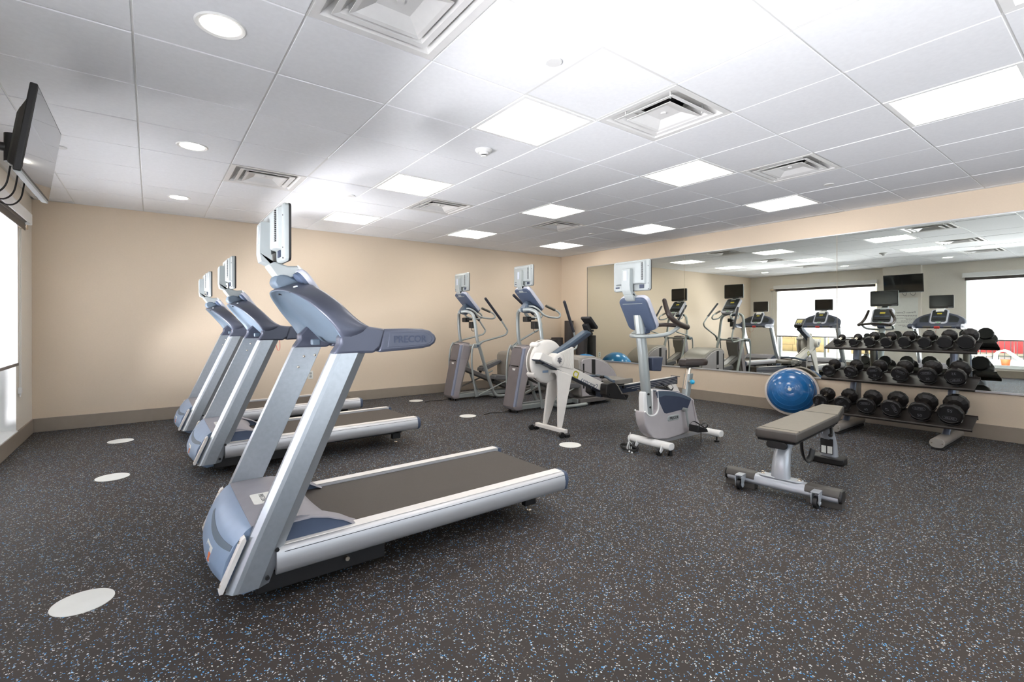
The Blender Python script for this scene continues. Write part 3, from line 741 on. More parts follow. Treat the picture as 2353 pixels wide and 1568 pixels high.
        text('brand_lettering', 'PRECOR', .046, 'navydark', hr_, m4, .0018, bold=.0008)
    mk('belt', loft([[(x, y, z) for y in (-1,) for (x, z) in ((0, 0),)] for _ in range(0)]) if False else prism([(.02, .228), (.6, .232), (1.46, .240), (1.485, .236), (1.498, .222), (1.50, .208), (1.495, .192), (1.47, .182), (.02, .17)], -W + .094, W - .094), 'belt', r, smooth=True)
    mk('rear_roller', cyl(.024, (1.472, -W + .09, .211), (1.472, W - .09, .211), 16), 'black', r)
    mk('under_frame', join(box(-.20, 1.40, -W + .05, W - .05, .135, .16), box(-.20, .35, -W + .035, -W + .06, .055, .135), box(-.20, .35, W - .06, W - .035, .055, .135), box(.35, 1.38, -W + .12, -W + .15, .10, .14), box(.35, 1.38, W - .15, W - .12, .10, .14), box(1.30, 1.36, -W + .12, W - .12, .09, .135), box(-.20, -.16, -W + .06, W - .06, .06, .16)), 'black', r, bevel=.004)
    # motor cover: front shell and top deck
    secs = []
    prof = [(-.245, .062), (-.285, .085), (-.312, .125), (-.318, .165), (-.305, .215), (-.275, .270), (-.235, .318), (-.214, .332)]
    for t_ in range(13):
        u = -1 + t_ / 6; y = u * (W - .064); k_ = 1 - abs(u) ** 2.2
        secs.append([(x - .042 * k_ * (1 - (i / 7) ** 2 * .75), y, z - (.006 * k_ if i > 5 else 0)) for i, (x, z) in enumerate(prof)] + [(-.20, y, .332 - .004 * k_), (-.16, y, .29), (-.16, y, .07)])
    fr = mk('motor_cover_front', loft(secs), 'coverf', r)
    ds = []
    for t_ in range(13):
        u = -1 + t_ / 6; y = u * (W - .064); k_ = 1 - abs(u) ** 2
        q = [(-.214, .333), (-.12, .336 + .002 * k_), (-.02, .334 + .004 * k_), (.05, .318), (.085 + .05 * (1 - k_), .292 - .02 * (1 - k_)), (.10 + .06 * (1 - k_), .245), (.10, .235), (-.21, .30)]
        ds.append([(a, y, b_) for a, b_ in q])
    tp = mk('motor_cover_top', loft(ds), 'cover', r)
    def shellx(y, z):
        k_ = 1 - abs(y / (W - .064)) ** 2.2
        for a in range(7):
            (xa, za), (xb, zb) = prof[a], prof[a + 1]
            if za <= z <= zb:
                f_ = (z - za) / (zb - za); i_ = a + f_
                return xa + (xb - xa) * f_ - .042 * k_ * (1 - (i_ / 7) ** 2 * .75)
        return -.3
    def patch(nm, y0, y1, zf, m, par, off=.0015, n_=12):
        rg = []
        for q in range(n_ + 1):
            y = y0 + (y1 - y0) * q / n_; z0_, z1_ = zf(y)
            rg.append([(shellx(y, z0_) - off, y, z0_), (shellx(y, z1_) - off, y, z1_), (shellx(y, z1_) + .003, y, z1_), (shellx(y, z0_) + .003, y, z0_)])
        return mk(nm, loft(rg), m, par)
    patch('front_moulding', -.325, .17, lambda y: (.232 + .35 * (y + .12) ** 2, .256 + .2 * (y + .12) ** 2), 'hoodlow', fr, .0025)
    lb = patch('warning_label', -.15, -.03, lambda y: (.150, .208), 'sticker', fr, .002, 4)
    patch('label_patch', -.145, -.12, lambda y: (.153, .185), 'orange', lb, .003, 2)
    patch('label_patch', -.105, -.05, lambda y: (.155, .200), 'coverf', lb, .003, 2)
    bd = mk('badge', loft([[(a * .75 - .12, b_ - .02, z) for a, b_ in rrect(.12, .15, .015, 5)] for z in (.3365, .3405)]), 'sticker', tp)
    text('brand_lettering', 'PRECOR', .030, 'signtxt', bd, frame_mtx((-.12, -.02, .3408), (0, -1, 0), (1, 0, 0), (0, 0, 1)), .0005)
    # ---- dished console cowl (arch of the dashboard)
    Lr = [(.131, -.405, 1.083), (.112, -.407, 1.137), (.076, -.402, 1.183), (.035, -.385, 1.23), (.0035, -.343, 1.265), (-.026, -.295, 1.293), (-.052, -.225, 1.314), (-.070, -.145, 1.324), (-.082, -.072, 1.327), (-.086, 0, 1.326)]
    Ur = [(.285, -.402, 1.152), (.250, -.402, 1.162), (.205, -.396, 1.190), (.165, -.380, 1.232), (.140, -.352, 1.266), (.112, -.31, 1.298), (.085, -.25, 1.330), (.065, -.17, 1.358), (.055, -.09, 1.376), (.052, 0, 1.384)]
    n_ = len(Lr); cols = []
    for i in range(2 * n_ - 1):
        k_ = i if i < n_ else 2 * n_ - 2 - i; s = 1 if i < n_ else -1
        a, b_ = Vector(Lr[k_]), Vector(Ur[k_]); t_ = k_ / (n_ - 1)
        mid = (a + b_) / 2; out = Vector((-(.3 + t_), (-1 + t_ * .9), .25)).normalized()
        m1 = a.lerp(b_, .3) + out * .012; m2 = a.lerp(b_, .7) + out * .012
        inn = Vector((.3 + t_, 1 - t_ * .9, 0)).normalized()
        yb = a.y * .86
        bt = Vector((.262, yb, 1.052)); bf = Vector((.305, yb, 1.085)); bt2 = Vector((.292, yb, 1.108))
        pan = Vector((bt.x, bt.y, bt.z)).lerp(a + inn * .045, .12) + Vector((0, 0, .01))
        li = a + inn * .040; pi_ = a + inn * .046 + Vector((.012, 0, .022 * min(1, k_ / 3)))
        ui = b_ + inn * .018 + Vector((.01, 0, -.004)); fa = bt2.lerp(ui, .55) - Vector((.02, 0, .012)) * min(1, k_ / 3)
        col = [a, m1, m2, b_, ui, fa, bt2, bf, bt, pan, pi_, li]
        cols.append([(q.x, q.y * s, q.z) for q in col])
    K = 12
    hd = mk('console_cowl', loft(cols), 'hood', r, sub=1)
    me = hd.data; me.materials.append(M['hoodlow']); me.materials.append(M['navydark'])
    for p_ in me.polygons:
        ids = sorted(v % K for v in p_.vertices)
        if len(ids) == 4:
            st = set(ids)
            if st in ({8, 9}, {9, 10}, {10, 11}, {0, 11}): p_.material_index = 1
    mk('dash_panel', loft([[(.118 + k_ * .004, s * .17, 1.315), (.20, s * .155, 1.16), (.19, s * .30, 1.16), (.135, s * .30, 1.255)] for s, k_ in ((-1, 0), (-1, 1))]) if False else box(0, .001, 0, .001, 1.1, 1.101), 'navydark', r, smooth=False)
    for s in (-1, 1):
        v = [(.105, s * .16, 1.315), (.215, s * .16, 1.175), (.215, s * .295, 1.175), (.160, s * .305, 1.250), (.125, s * .25, 1.292)]
        q = [(a + .006, y, b_ + .005) for a, y, b_ in v]
        mk('dark_dash', (v + q, [(0, 1, 2, 3, 4), (9, 8, 7, 6, 5)] + [(i, (i + 1) % 5, 5 + (i + 1) % 5, 5 + i) for i in range(5)]), 'panel', r, smooth=False)
        mk('grip_sensor', cyl(.021, (.318, s * .10, 1.082), (.318, s * .22, 1.082), 12), 'gripm', r)
        mk('pan_hole', box(-.02, .005, s * .12 - .006, s * .12 + .006, 1.318, 1.326), 'black', r, smooth=False)
        mk('pan_clip', box(.17, .215, s * .24 - .02, s * .24 + .02, 1.052, 1.085), 'hoodlow', r, bevel=.006)
    mk('crossbar', cyl(.024, (.300, -.335, 1.078), (.300, .335, 1.078), 16), 'navydark', r)
    sk = mk('stop_key', prism([(.30, 1.09), (.335, 1.10), (.35, 1.075), (.325, 1.045), (.30, 1.055)], -.045, .045), 'red', r, bevel=.008)
    console(r, .005, 1.412, .215, 1.115, .140, .05, slot=False)
    # neck: knuckle, stem
    mk('neck_knuckle', loft([[(x, y * sc_, z) for y, z in ((-1, .0), (-.7, .03), (.7, .03), (1, 0), (.7, -.03), (-.7, -.03))] for x, sc_ in ((0, .01),)]) if False else prism([(-.078, 1.368), (-.070, 1.400), (-.045, 1.412), (-.01, 1.408), (.04, 1.386), (.05, 1.36), (-.03, 1.34), (-.062, 1.345)], -.055, .055), 'hoodlow', r, bevel=.012, seg=3)
    mk('neck', prism([(-.100, 1.452), (-.058, 1.392), (-.03, 1.405), (.0, 1.392), (.046, 1.418), (.052, 1.44), (.028, 1.455), (-.01, 1.452), (-.042, 1.462), (-.07, 1.470)], -.052, .052), 'plastic', r, bevel=.008, seg=3)
    mk('neck_blade', prism([(.030, 1.458), (.052, 1.442), (.085, 1.395), (.078, 1.385), (.045, 1.428)], -.065, .065), 'white', r, bevel=.003)
    tv_unit(r, -.026, 1.462, 1.730, .192, (-.050, 1.425))
    # safety lanyard
    mk('lanyard', sweep([(.335, .0, 1.05), (.345, .03, .95), (.34, .10, .93), (.33, .14, 1.0), (.32, .15, 1.06)], .002, 6), 'red', r)
    mk('brand_mark', box(-.030, -.024, -.30, -.24, 1.335, 1.340), 'label', r, smooth=False)
    return r
tm = treadmill()
for o in list(tm.children):      # drop the placeholder
    if o.name.startswith('dash_panel'): bpy.data.objects.remove(o)
tm.location = (0, .355, 0); tm['label'] = 'large grey treadmill nearest the camera, black belt, pale aluminium uprights'
t2 = copy_tree(tm); t2.location = (.045, 2.485, 0); t2['label'] = 'middle treadmill of the three, partly behind the nearest one'
t3 = copy_tree(tm); t3.location = (.01, 3.985, 0); t3['label'] = 'farthest treadmill, next to the back wall'

# ================================================================== CROSSTRAINER (elliptical)
def rot_pts(pts, c, ang):
    ca, sa = cos(ang), sin(ang)
    return [(c[0] + (x - c[0]) * ca + (z - c[1]) * sa, y, c[1] - (x - c[0]) * sa + (z - c[1]) * ca) for x, y, z in pts]
def crosstrainer(loc, label, near_rot, far_rot, near_link, far_link):
    r = empty('crosstrainer', loc, label, 'crosstrainer', 'crosstrainers by the mirror wall')
    # front tower
    def tsec(x_f, x_r, z, zr=None, w=.13):
        zr = z if zr is None else zr
        return [(x_f, -w + .020, z), (x_f, w - .020, z), (x_f + .016, w - .004, z), (x_f + .026, w, z), (x_r, w, zr), (x_r, -w, zr), (x_f + .026, -w, z), (x_f + .016, -w + .004, z)]
    mk('tower', loft([tsec(-.235, -.15, .035, w=.118), tsec(-.268, -.145, .065), tsec(-.279, -.150, .11), tsec(-.225, -.085, .35), tsec(-.165, .0, .60), tsec(-.155, .03, .635), tsec(-.12, .055, .76), tsec(-.10, .06, .825, .80), tsec(-.075, .05, .862, .835, .118), tsec(-.05, .04, .866, .845, .105)]), 'tower', r, bevel=.006)
    F = lambda z: -.279 + (z - .11) * .2135
    def plate(z0, z1, w0, off, m, nm, par, w1=None):
        w1 = w1 or w0; e = .012
        v0 = [(F(z0) - off, -w0 + e, z0), (F(z0) - off, w0 - e, z0), (F(z0 + e) - off, w0, z0 + e), (F(z1 - e) - off, w1, z1 - e), (F(z1) - off, w1 - e, z1), (F(z1) - off, -w1 + e, z1), (F(z1 - e) - off, -w1, z1 - e), (F(z0 + e) - off, -w0, z0 + e)]
        return mk(nm, loft([[(x + off + .004, y, z) for x, y, z in v0], v0]), m, par)
    fp = plate(.085, .598, .108, .003, 'ehouse', 'front_cover', r)
    plate(.612, .842, .108, .004, 'ehouse', 'upper_cover', r)
    mk('slot', box(F(.605) - .006, F(.605) + .002, -.07, .07, .599, .610), 'black', r, smooth=False)
    mk('slot', box(F(.845) - .005, F(.845) + .004, -.07, .07, .842, .851), 'black', r, smooth=False)
    bdg = [(F(.57) - .006, -.035, .575), (F(.57) - .006, .035, .575), (F(.57) - .0075, .026, .548), (F(.57) - .0075, -.026, .548)]
    mk('badge', loft([bdg, [(x + .006, y, z) for x, y, z in bdg]]), 'white', fp, smooth=False)
    for s in (-1, 1):
        mk('corner_trim', loft([[(F(z) - .003, s * .110, z), (F(z) + .016, s * .128, z), (F(z) + .034, s * .132, z), (F(z) + .01, s * .110, z)] for z in (.09, .35, .60, .84)]), 'ebevel', r, smooth=False)
        mk('side_cover', prism([(F(.62) + .05, .628), (F(.83) + .055, .835), (.052, .805), (.046, .76), (-.012, .628)], s * .1305, s * .134), 'tower', r, bevel=.002)
        # frame tube
        mk('upright_tube', sweep([(-.05, s * .03, 1.347), (.0, s * .10, 1.352), (.035, s * .19, 1.318), (.055, s * .225, 1.25), (.068, s * .243, 1.12), (.093, s * .25, .93), (.155, s * .25, .745), (.258, s * .25, .447), (.36, s * .25, .175), (.40, s * .25, .09), (.46, s * .25, .04), (.56, s * .25, .028), (.78, s * .262, .028), (.90, s * .25, .028), (.96, s * .19, .028), (.955, s * .08, .032), (.93, 0, .035)], .025, 14, step=5), 'tube', r)
        # fixed grab bar
        gb = mk('grab_bar', sweep([(.02, s * .05, 1.40), (.06, s * .10, 1.395), (.11, s * .15, 1.355), (.165, s * .19, 1.287), (.24, s * .195, 1.258), (.36, s * .195, 1.245), (.44, s * .195, 1.25), (.468, s * .19, 1.285), (.44, s * .18, 1.325), (.375, s * .17, 1.355)], .0135, 10), 'tube', r)
        mk('sensor_grip', cyl(.018, (.385, s * .171, 1.350), (.24, s * .155, 1.405), 12), 'gripm', gb)
        # swing arm with long grip, pivoting beside the tower
        c = (.05, .832); ang = near_rot if s < 0 else far_rot
        y = s * .315
        P = rot_pts([(.05, s * .30, .832), (.10, s * .31, .862), (.16, y, .895), (.30, y, .925), (.50, y, .968), (.585, y, .995), (.618, y, 1.05), (.585, y, 1.105), (.50, y, 1.216)], c, ang)
        am = mk('swing_arm', sweep(P, .0135, 10), 'tube', r)
        P2 = rot_pts([(.50, y, 1.216), (.205, y, 1.546)], c, ang)
        mk('hand_grip', join(cyl(.0205, P2[0], P2[1], 14), ball(P2[1], .0205, 12, 6)), 'grip', am)
        P3 = rot_pts([(.165, y - .004, .915), (.05, y - .004, .872), (.0, y - .004, .85), (.0, y - .004, .80), (.06, y - .004, .80), (.165, y - .004, .885)], c, ang)
        mk('arm_plate', loft([P3, [(a, b_ + .012, c_) for a, b_, c_ in P3]]), 'tube', am, bevel=.003)
        mk('pivot', join(cyl(.030, (.05, s * .235, .832), (.05, s * .335, .832), 18), cyl(.016, (.05, s * .12, .832), (.05, s * .235, .832), 14)), 'tube', r)
        mk('pivot_cap', cyl(.020, (.05, s * .335, .832), (.05, s * .345, .832), 16), 'rowblue', r)
        lk = near_link if s < 0 else far_link
        P4 = rot_pts([(.0, y, .86), (-.03, y, .80), (-.044, y, .70), (-.042, y, .537), (-.02, y, .35), (.015, y, .17)], c, lk)
        lo = mk('lower_link', sweep(P4, .0145, 10), 'tube', r)
        e = P4[-1]
        mk('link_foot', loft([[(e[0] - .018, y - .014, e[2] + .01), (e[0] + .016, y - .014, e[2] + .01), (e[0] + .07, y - .012, e[2] - .07), (e[0] + .07, y - .012, e[2] - .098), (e[0] + .0, y - .014, e[2] - .105)], [(e[0] - .018, y + .014, e[2] + .01), (e[0] + .016, y + .014, e[2] + .01), (e[0] + .07, y + .012, e[2] - .07), (e[0] + .07, y + .012, e[2] - .098), (e[0] + .0, y + .014, e[2] - .105)]]), 'tube', lo, bevel=.004)
        py = s * .155
        pz = .33 if s < 0 else .44; px = .43 if s < 0 else .395
        til = -.04 if s < 0 else .10
        mk('tie_rod', cyl(.010, (e[0] + .055, y + .0, e[2] - .085), (px + .30, py + s * .05, pz - .06), 8), 'tube', lo)
        # pedal and pedal arm
        pp = [(px, pz - .04), (px + .01, pz + .01), (px + .05, pz + .03), (px + .30, pz + .03 + til * .8), (px + .37, pz + .025 + til), (px + .40, pz + til), (px + .36, pz - .035 + til), (px + .05, pz - .05)]
        pd = mk('pedal', prism(pp, py - .075, py + .075), 'pedal', r, bevel=.010, seg=2)
        pad = [(px + .04, pz + .030), (px + .30, pz + .031 + til * .8), (px + .30, pz + .036 + til * .8), (px + .04, pz + .035)]
        mk('foot_pad', prism(pad, py - .06, py + .06), 'seat', pd, smooth=False)
        mk('pedal_arm', loft([[(px + .30, py - .016, pz - .02 + til), (px + .30, py + .016, pz - .02 + til), (px + .30, py + .016, pz + .015 + til), (px + .30, py - .016, pz + .015 + til)], [(1.10, py - .016, .40), (1.10, py + .016, .40), (1.10, py + .016, .44), (1.10, py - .016, .44)]]), 'etrim', r, smooth=False)
        mk('ramp_rail', loft([[(-.03, s * .062 - .03, .455), (-.03, s * .062 + .03, .455), (-.03, s * .062 + .03, .515), (-.03, s * .062 - .03, .515)], [(.84, s * .062 - .03, .085), (.84, s * .062 + .03, .085), (.84, s * .062 + .03, .145), (.84, s * .062 - .03, .145)]]), 'tubedark', r, bevel=.006)
        mk('roller_wheel', cyl(.022, (px + .02, py - .012, pz - .055), (px + .02, py + .012, pz - .055), 12), 'black', r)
    mk('ramp_top', loft([[(-.01, -.05, .508), (-.01, .05, .508), (-.01, .05, .516), (-.01, -.05, .516)], [(.82, -.05, .155), (.82, .05, .155), (.82, .05, .163), (.82, -.05, .163)]]), 'alu2', r, smooth=False)
    mk('cross_shaft', cyl(.018, (.05, -.26, .832), (.05, .26, .832), 14), 'tube', r)
    mk('tower_cap', loft([[(-.075, -.10, .862), (-.075, .10, .862), (.055, .115, .842), (.055, -.115, .842)], [(-.03, -.08, .885), (-.03, .08, .885), (.06, .09, .87), (.06, -.09, .87)]]), 'ehouse', r, bevel=.008)
    mk('rear_cover', loft([[(x_, -w_, z_), (x_, w_, z_), (x_ + .03, w_ * .9, z_ - .01), (x_ + .03, -w_ * .9, z_ - .01)] for x_, z_, w_ in ((-.14, .12, .10), (-.07, .38, .10), (.0, .60, .11), (.055, .79, .12))]), 'etrim', r)
    mk('base_rail', join(box(-.20, .90, -.095, -.04, .035, .095), box(-.20, .90, .04, .095, .035, .095), box(.40, .46, -.25, .25, .03, .06), box(.78, .84, -.20, .20, .04, .10)), 'tube', r, bevel=.004)
    mk('stay', cyl(.012, (-.12, .09, .14), (.40, .10, .30), 8), 'tubedark', r)
    mk('foot', join(*[cyl(.022, (a, b_, 0), (a, b_, .03), 12) for a, b_ in ((-.20, -.07), (-.20, .07), (.43, -.22), (.43, .22), (.90, 0))]), 'black', r)
    mk('power_cord', sweep([(-.24, .02, .03), (-.33, .05, .006), (-.48, .10, .006), (-.62, .06, .006)], .005, 6), 'cord', r)
    # rear drive housing
    W = .255
    side = [(.80, .15), (.79, .40), (.79, .64), (.815, .682), (.87, .70), (.98, .705), (1.10, .692), (1.24, .655), (1.37, .598), (1.47, .53), (1.55, .445), (1.605, .36), (1.60, .24), (1.54, .16), (1.44, .11), (.86, .10)]
    mk('drive_housing', prism(side, -W + .02, W - .02), 'etrim', r, bevel=.03, seg=3)
    inner = [(.825, .135), (.812, .63), (.85, .664), (1.0, .672), (1.10, .66), (1.23, .624), (1.35, .57), (1.45, .50), (1.525, .42), (1.565, .34), (1.56, .24), (1.50, .165), (1.42, .125)]
    for s in (-1, 1):
        mk('side_panel', prism(inner, s * (W - .022), s * (W + .004)), 'eside', r, bevel=.008)
        mk('slot', prism([(1.015, .15), (1.01, .655), (1.085, .65), (1.09, .15)], s * (W + .002), s * (W + .0055)), 'black', r, smooth=False)
        mk('slot', prism([(.835, .25), (.83, .60), (.862, .60), (.866, .25)], s * (W + .002), s * (W + .0055)), 'black', r, smooth=False)
        mk('slot_cover', box(1.0, 1.10, s * W - .012, s * W + .012, .34, .40), 'eside', r, bevel=.006)
    mk('housing_base', prism([(.80, -.25), (1.0, -.27), (1.25, -.27), (1.48, -.22), (1.58, 0), (1.48, .22), (1.25, .27), (1.0, .27), (.80, .25)], .045, .11, 'z'), 'tubedark', r, bevel=.008)
    mk('foot', join(cyl(.03, (1.0, -.2, 0), (1.0, -.2, .05), 12), cyl(.03, (1.0, .2, 0), (1.0, .2, .05), 12), cyl(.03, (1.45, 0, 0), (1.45, 0, .05), 12)), 'black', r)
    # hub, console, holder
    mk('hub', loft([[(-.045, -.06, 1.325), (-.045, .06, 1.325), (.045, .06, 1.30), (.045, -.06, 1.30)], [(-.055, -.07, 1.36), (-.055, .07, 1.36), (.075, .07, 1.36), (.075, -.07, 1.36)], [(-.01, -.06, 1.42), (-.01, .06, 1.42), (.12, .06, 1.40), (.12, -.06, 1.40)], [(.03, -.035, 1.475), (.03, .035, 1.475), (.12, .03, 1.44), (.12, -.03, 1.44)]]), 'rowblue', r, bevel=.02, seg=3)
    console(r, -.085, 1.618, .19, 1.325, .155, .07)
    mk('console_neck', prism([(-.10, 1.66), (-.07, 1.60), (-.055, 1.58), (.0, 1.615), (.02, 1.64), (-.02, 1.648), (-.045, 1.68)], -.046, .046), 'plastic', r, bevel=.008)
    tv_unit(r, 0, 1.665, 1.945, .197, (-.068, 1.618))
    hb_ = mk('bottle_holder', join(box(.02, .10, -.02, .075, 1.19, 1.26), box(.09, .17, -.10, -.01, 1.095, 1.195), box(.05, .13, -.06, .05, 1.215, 1.245)), 'black', r, bevel=.008)
    mk('holder_hook', sweep([(.11, -.05, 1.10), (.12, -.05, 1.065), (.145, -.05, 1.05), (.185, -.05, 1.055)], .004, 6), 'black', hb_)
    mk('holder_bracket', cyl(.011, (.03, 0, 1.30), (.09, 0, 1.24), 10), 'tube', r)
    return r
crosstrainer((3.33, 4.19, 0), 'farther of the two grey crosstrainers, nearest the back wall, left one', 0, 0, 0, .10)
crosstrainer((3.475, 2.84, 0), 'nearer grey crosstrainer, its lower half partly behind the rowing machine', radians(19), radians(-12), radians(-.5), radians(6))

# ================================================================== ROWING MACHINE
rw_ = empty('rowing_machine', (2.9, 1.635, 0), 'white and slate rowing machine with round flywheel and long monorail', 'rowing machine')
ox = 2.9
def L_(pts): return [(a - ox, b_) for a, b_ in pts]
mb = mk('main_beam', prism(L_([(2.70, .868), (2.655, .794), (3.62, .378), (3.637, .48), (3.10, .705), (2.98, .75)]), -.058, .058), 'rowhite', rw_, bevel=.004)
mk('beam_edge', prism(L_([(2.655, .794), (2.660, .783), (3.63, .365), (3.62, .378)]), -.062, .062), 'rowblued', rw_, smooth=False)
ang = math.atan2(.42, .965)
xa = Vector((cos(ang), 0, -sin(ang))); za = Vector((sin(ang), 0, cos(ang)))
def on_beam(u, v): q = Vector((3.0 - ox, 0, .697)) + xa * u + za * v; return (q.x, -.0585, q.z)
text('lettering', 'concept2', .082, 'rowblue', mb, frame_mtx(on_beam(.445, -.028), xa, za, (0, -1, 0)), .001, sx=.92)
text('logo', 'CI', .105, 'yellow', mb, frame_mtx(on_beam(.205, -.012), xa, za, (0, -1, 0)), .001, sx=.9, bold=.003)
cv = mk('chain_cover', prism(L_([(2.86, .80), (2.905, .84), (3.125, .912), (3.148, .905), (3.150, .675), (3.13, .668), (2.97, .700), (2.90, .73)]), -.066, -.02), 'rowhite', rw_, bevel=.006)
for i in range(6):
    a0 = radians(42 - i * 0); rad_ = .115 + i * .024
    pts = []
    for k_ in range(7):
        a = radians(30 - k_ * 9.5); pts.append((2.893 - ox + rad_ * 1.0 * cos(a), -.0665, .778 + rad_ * sin(a)))
    mk('rib', sweep(pts, .0022, 6), 'rowhite', cv)
hubd = mk('hub_cap', lathe([(0, -.118), (.056, -.118), (.066, -.112), (.071, -.10), (.074, -.04), (.074, .0), (0, .0)], 32, 'y', (2.888 - ox, 0, .778)), 'rowhite', rw_)
rr = random.Random(4)
em = []
for k_ in range(7):
    a = radians(-60 + k_ * 60 + 20); R_ = .022 if k_ < 6 else 0
    em.append(cyl(.011, (2.888 - ox + R_ * cos(a), -.121, .783 + R_ * sin(a)), (2.888 - ox + R_ * cos(a), -.1175, .783 + R_ * sin(a)), 6))
em.append(box(2.888 - ox - .004, 2.888 - ox + .004, -.121, -.1175, .745, .783))
mk('tree_emblem', join(*em), 'emboss', hubd, smooth=False)
mk('axle_arm', prism(L_([(2.69, .870), (2.655, .80), (2.84, .725), (2.87, .80)]), -.075, -.052), 'rowhite', rw_, bevel=.004)
# flywheel
fc = (2.893 - ox, 0, .757); FR = .236
fw_ = mk('flywheel_shell', lathe([(0, .055), (FR - .035, .055), (FR - .01, .066), (FR, .082), (FR, .098), (FR - .012, .102), (FR - .012, .142), (FR, .146), (FR, .160), (FR - .012, .176), (FR - .04, .186), (0, .19)], 48, 'y', fc), 'rowhite', rw_)
mk('perforated_band', lathe([(FR - .011, .101), (FR - .004, .104), (FR - .004, .140), (FR - .011, .143)], 48, 'y', fc), 'rowband', fw_)
for a in (128, 196 + 20, 30, 300):
    ca, sa = cos(radians(a)), sin(radians(a))
    p0 = [(fc[0] + (FR + q) * cos(radians(a + d_)), fc[2] + (FR + q) * sin(radians(a + d_))) for d_, q in ((-8, -.01), (-7, .012), (-3, .018), (3, .018), (7, .012), (8, -.01))]
    mk('clamp', prism(p0, .058, .18), 'rowhite', fw_, bevel=.005)
mk('damper', join(cyl(.045, (2.745 - ox, -.052, .79), (2.745 - ox, .06, .79), 20), box(2.70 - ox, 2.79 - ox, -.05, .055, .745, .84)), 'black', rw_, bevel=.004)
mk('flywheel_label', box(2.80 - ox, 2.88 - ox, .0525, .0550, .64, .665), 'coverf', fw_, smooth=False)
# mast and monitor
mk('mast', loft([[(x - ox, y, z) for x, z in q] for y in (-.045,) for q in ()]) if False else prism(L_([(2.905, .812), (2.90, .850), (3.378, 1.090), (3.432, 1.070), (3.440, 1.052), (3.422, 1.032), (2.955, .800)]), -.045, .035), 'rowblue', rw_, bevel=.004)
mk('mast_side', prism(L_([(2.95, .812), (2.95, .838), (3.38, 1.058), (3.430, 1.058), (3.425, 1.036), (3.0, .826)]), -.048, -.044), 'rowblued', rw_, smooth=False)
mn = mk('monitor', prism(L_([(3.365, 1.225), (3.38, 1.245), (3.402, 1.245), (3.515, 1.13), (3.512, 1.112), (3.495, 1.10)]), -.085, .055), 'black', rw_, bevel=.008)
d = Vector((3.515 - 3.402, 0, 1.13 - 1.245)).normalized(); nn = Vector((-d.z, 0, d.x)); nn = nn if nn.x > 0 else -nn
c0 = Vector(((3.402 + 3.515) / 2 - ox, -.015, (1.245 + 1.13) / 2)) + nn * .002
Y = Vector((0, 1, 0))
mk('display', loft([[tuple(c0 + nn * o_ + Y * a + d * b_) for a, b_ in ((-.045, -.05), (.045, -.05), (.045, .03), (-.045, .03))] for o_ in (-.001, .003)]), 'lcd', mn, smooth=False)
for k_ in (-.035, 0, .035):
    mk('button', loft([[tuple(c0 + nn * o_ + Y * (a + k_) + d * (b_ + .052)) for a, b_ in rrect(.02, .01, .004, 3)] for o_ in (-.001, .004)]), 'white', mn)
mk('monitor_bracket', join(prism(L_([(3.40, 1.17), (3.37, 1.15), (3.41, 1.07), (3.45, 1.09)]), -.045, .035), cyl(.012, (3.47 - ox, -.05, 1.085), (3.47 - ox, .05, 1.085), 10), cyl(.022, (3.465 - ox, -.03, 1.05), (3.465 - ox, .02, 1.05), 14)), 'black', rw_, bevel=.003)
# front legs
for s in (-1, 1):
    top = [(2.905 - ox, s * .050, .685), (3.115 - ox, s * .055, .605), (3.11 - ox, s * .078, .60), (2.90 - ox, s * .075, .675)]
    bot = [(2.862 - ox, s * .105, .055), (2.905 - ox, s * .105, .055), (2.905 - ox, s * .135, .055), (2.862 - ox, s * .135, .055)]
    mk('front_leg', loft([top, bot]), 'rowhite', rw_, bevel=.006)
    mk('bar_wheel', cyl(.030, (2.80 - ox, s * .245 - .012, .030), (2.80 - ox, s * .245 + .012, .030), 18), 'black', rw_)
    mk('bar_foot', box(2.84 - ox, 2.90 - ox, s * .245 - .02, s * .245 + .02, .0, .03), 'black', rw_, bevel=.004)
mk('leg_arch', prism([(-.075, .67), (.075, .67), (.06, .60), (.03, .64), (-.03, .64), (-.06, .60)], 2.90 - ox, 2.94 - ox, 'x'), 'rowhite', rw_, bevel=.004)
mk('front_crossbar', box(2.845 - ox, 2.892 - ox, -.235, .235, .035, .075), 'rowhite', rw_, bevel=.005)
# rail
def rr_(x, z, h=.085): return [(x - ox, -.040, z - h), (x - ox, .040, z - h), (x - ox, .040, z), (x - ox, .034, z + .005), (x - ox, -.034, z + .005), (x - ox, -.040, z)]
mk('monorail', loft([rr_(3.60, .402), rr_(5.085, .446)]), 'rowblued', rw_, bevel=.002)
mk('rail_top', loft([[(x - ox, -.022, z), (x - ox, .022, z), (x - ox, .022, z + .004), (x - ox, -.022, z + .004)] for x, z in ((3.62, .407), (5.085, .451))]), 'railtop', rw_, smooth=False)
for k_, (za_, zb_) in enumerate(((.018, .012), (.036, .030), (.054, .050), (.070, .068))):
    mk('rail_fluting', loft([[(x - ox, -.0425, z), (x - ox, -.038, z - .004), (x - ox, -.038, z + .004)] for x, z in ((4.05 + .1 * k_, .415 - za_ - .01), (5.08, .446 - zb_))]), 'alu2', rw_, smooth=False)
mk('rail_end', join(box(5.083 - ox, 5.092 - ox, -.042, .042, .355, .455), box(5.075 - ox, 5.10 - ox, -.075, .055, .45, .462)), 'tubedark', rw_, bevel=.002)
for s in (-1, 1):
    mk('rear_leg', loft([[(4.87 - ox, s * .025, .36), (5.06 - ox, s * .025, .36), (5.06 - ox, s * .040, .36), (4.87 - ox, s * .040, .36)], [(5.06 - ox, s * .16, .02), (5.14 - ox, s * .16, .02), (5.14 - ox, s * .175, .02), (5.06 - ox, s * .175, .02)]]), 'rowhite', rw_, bevel=.004)
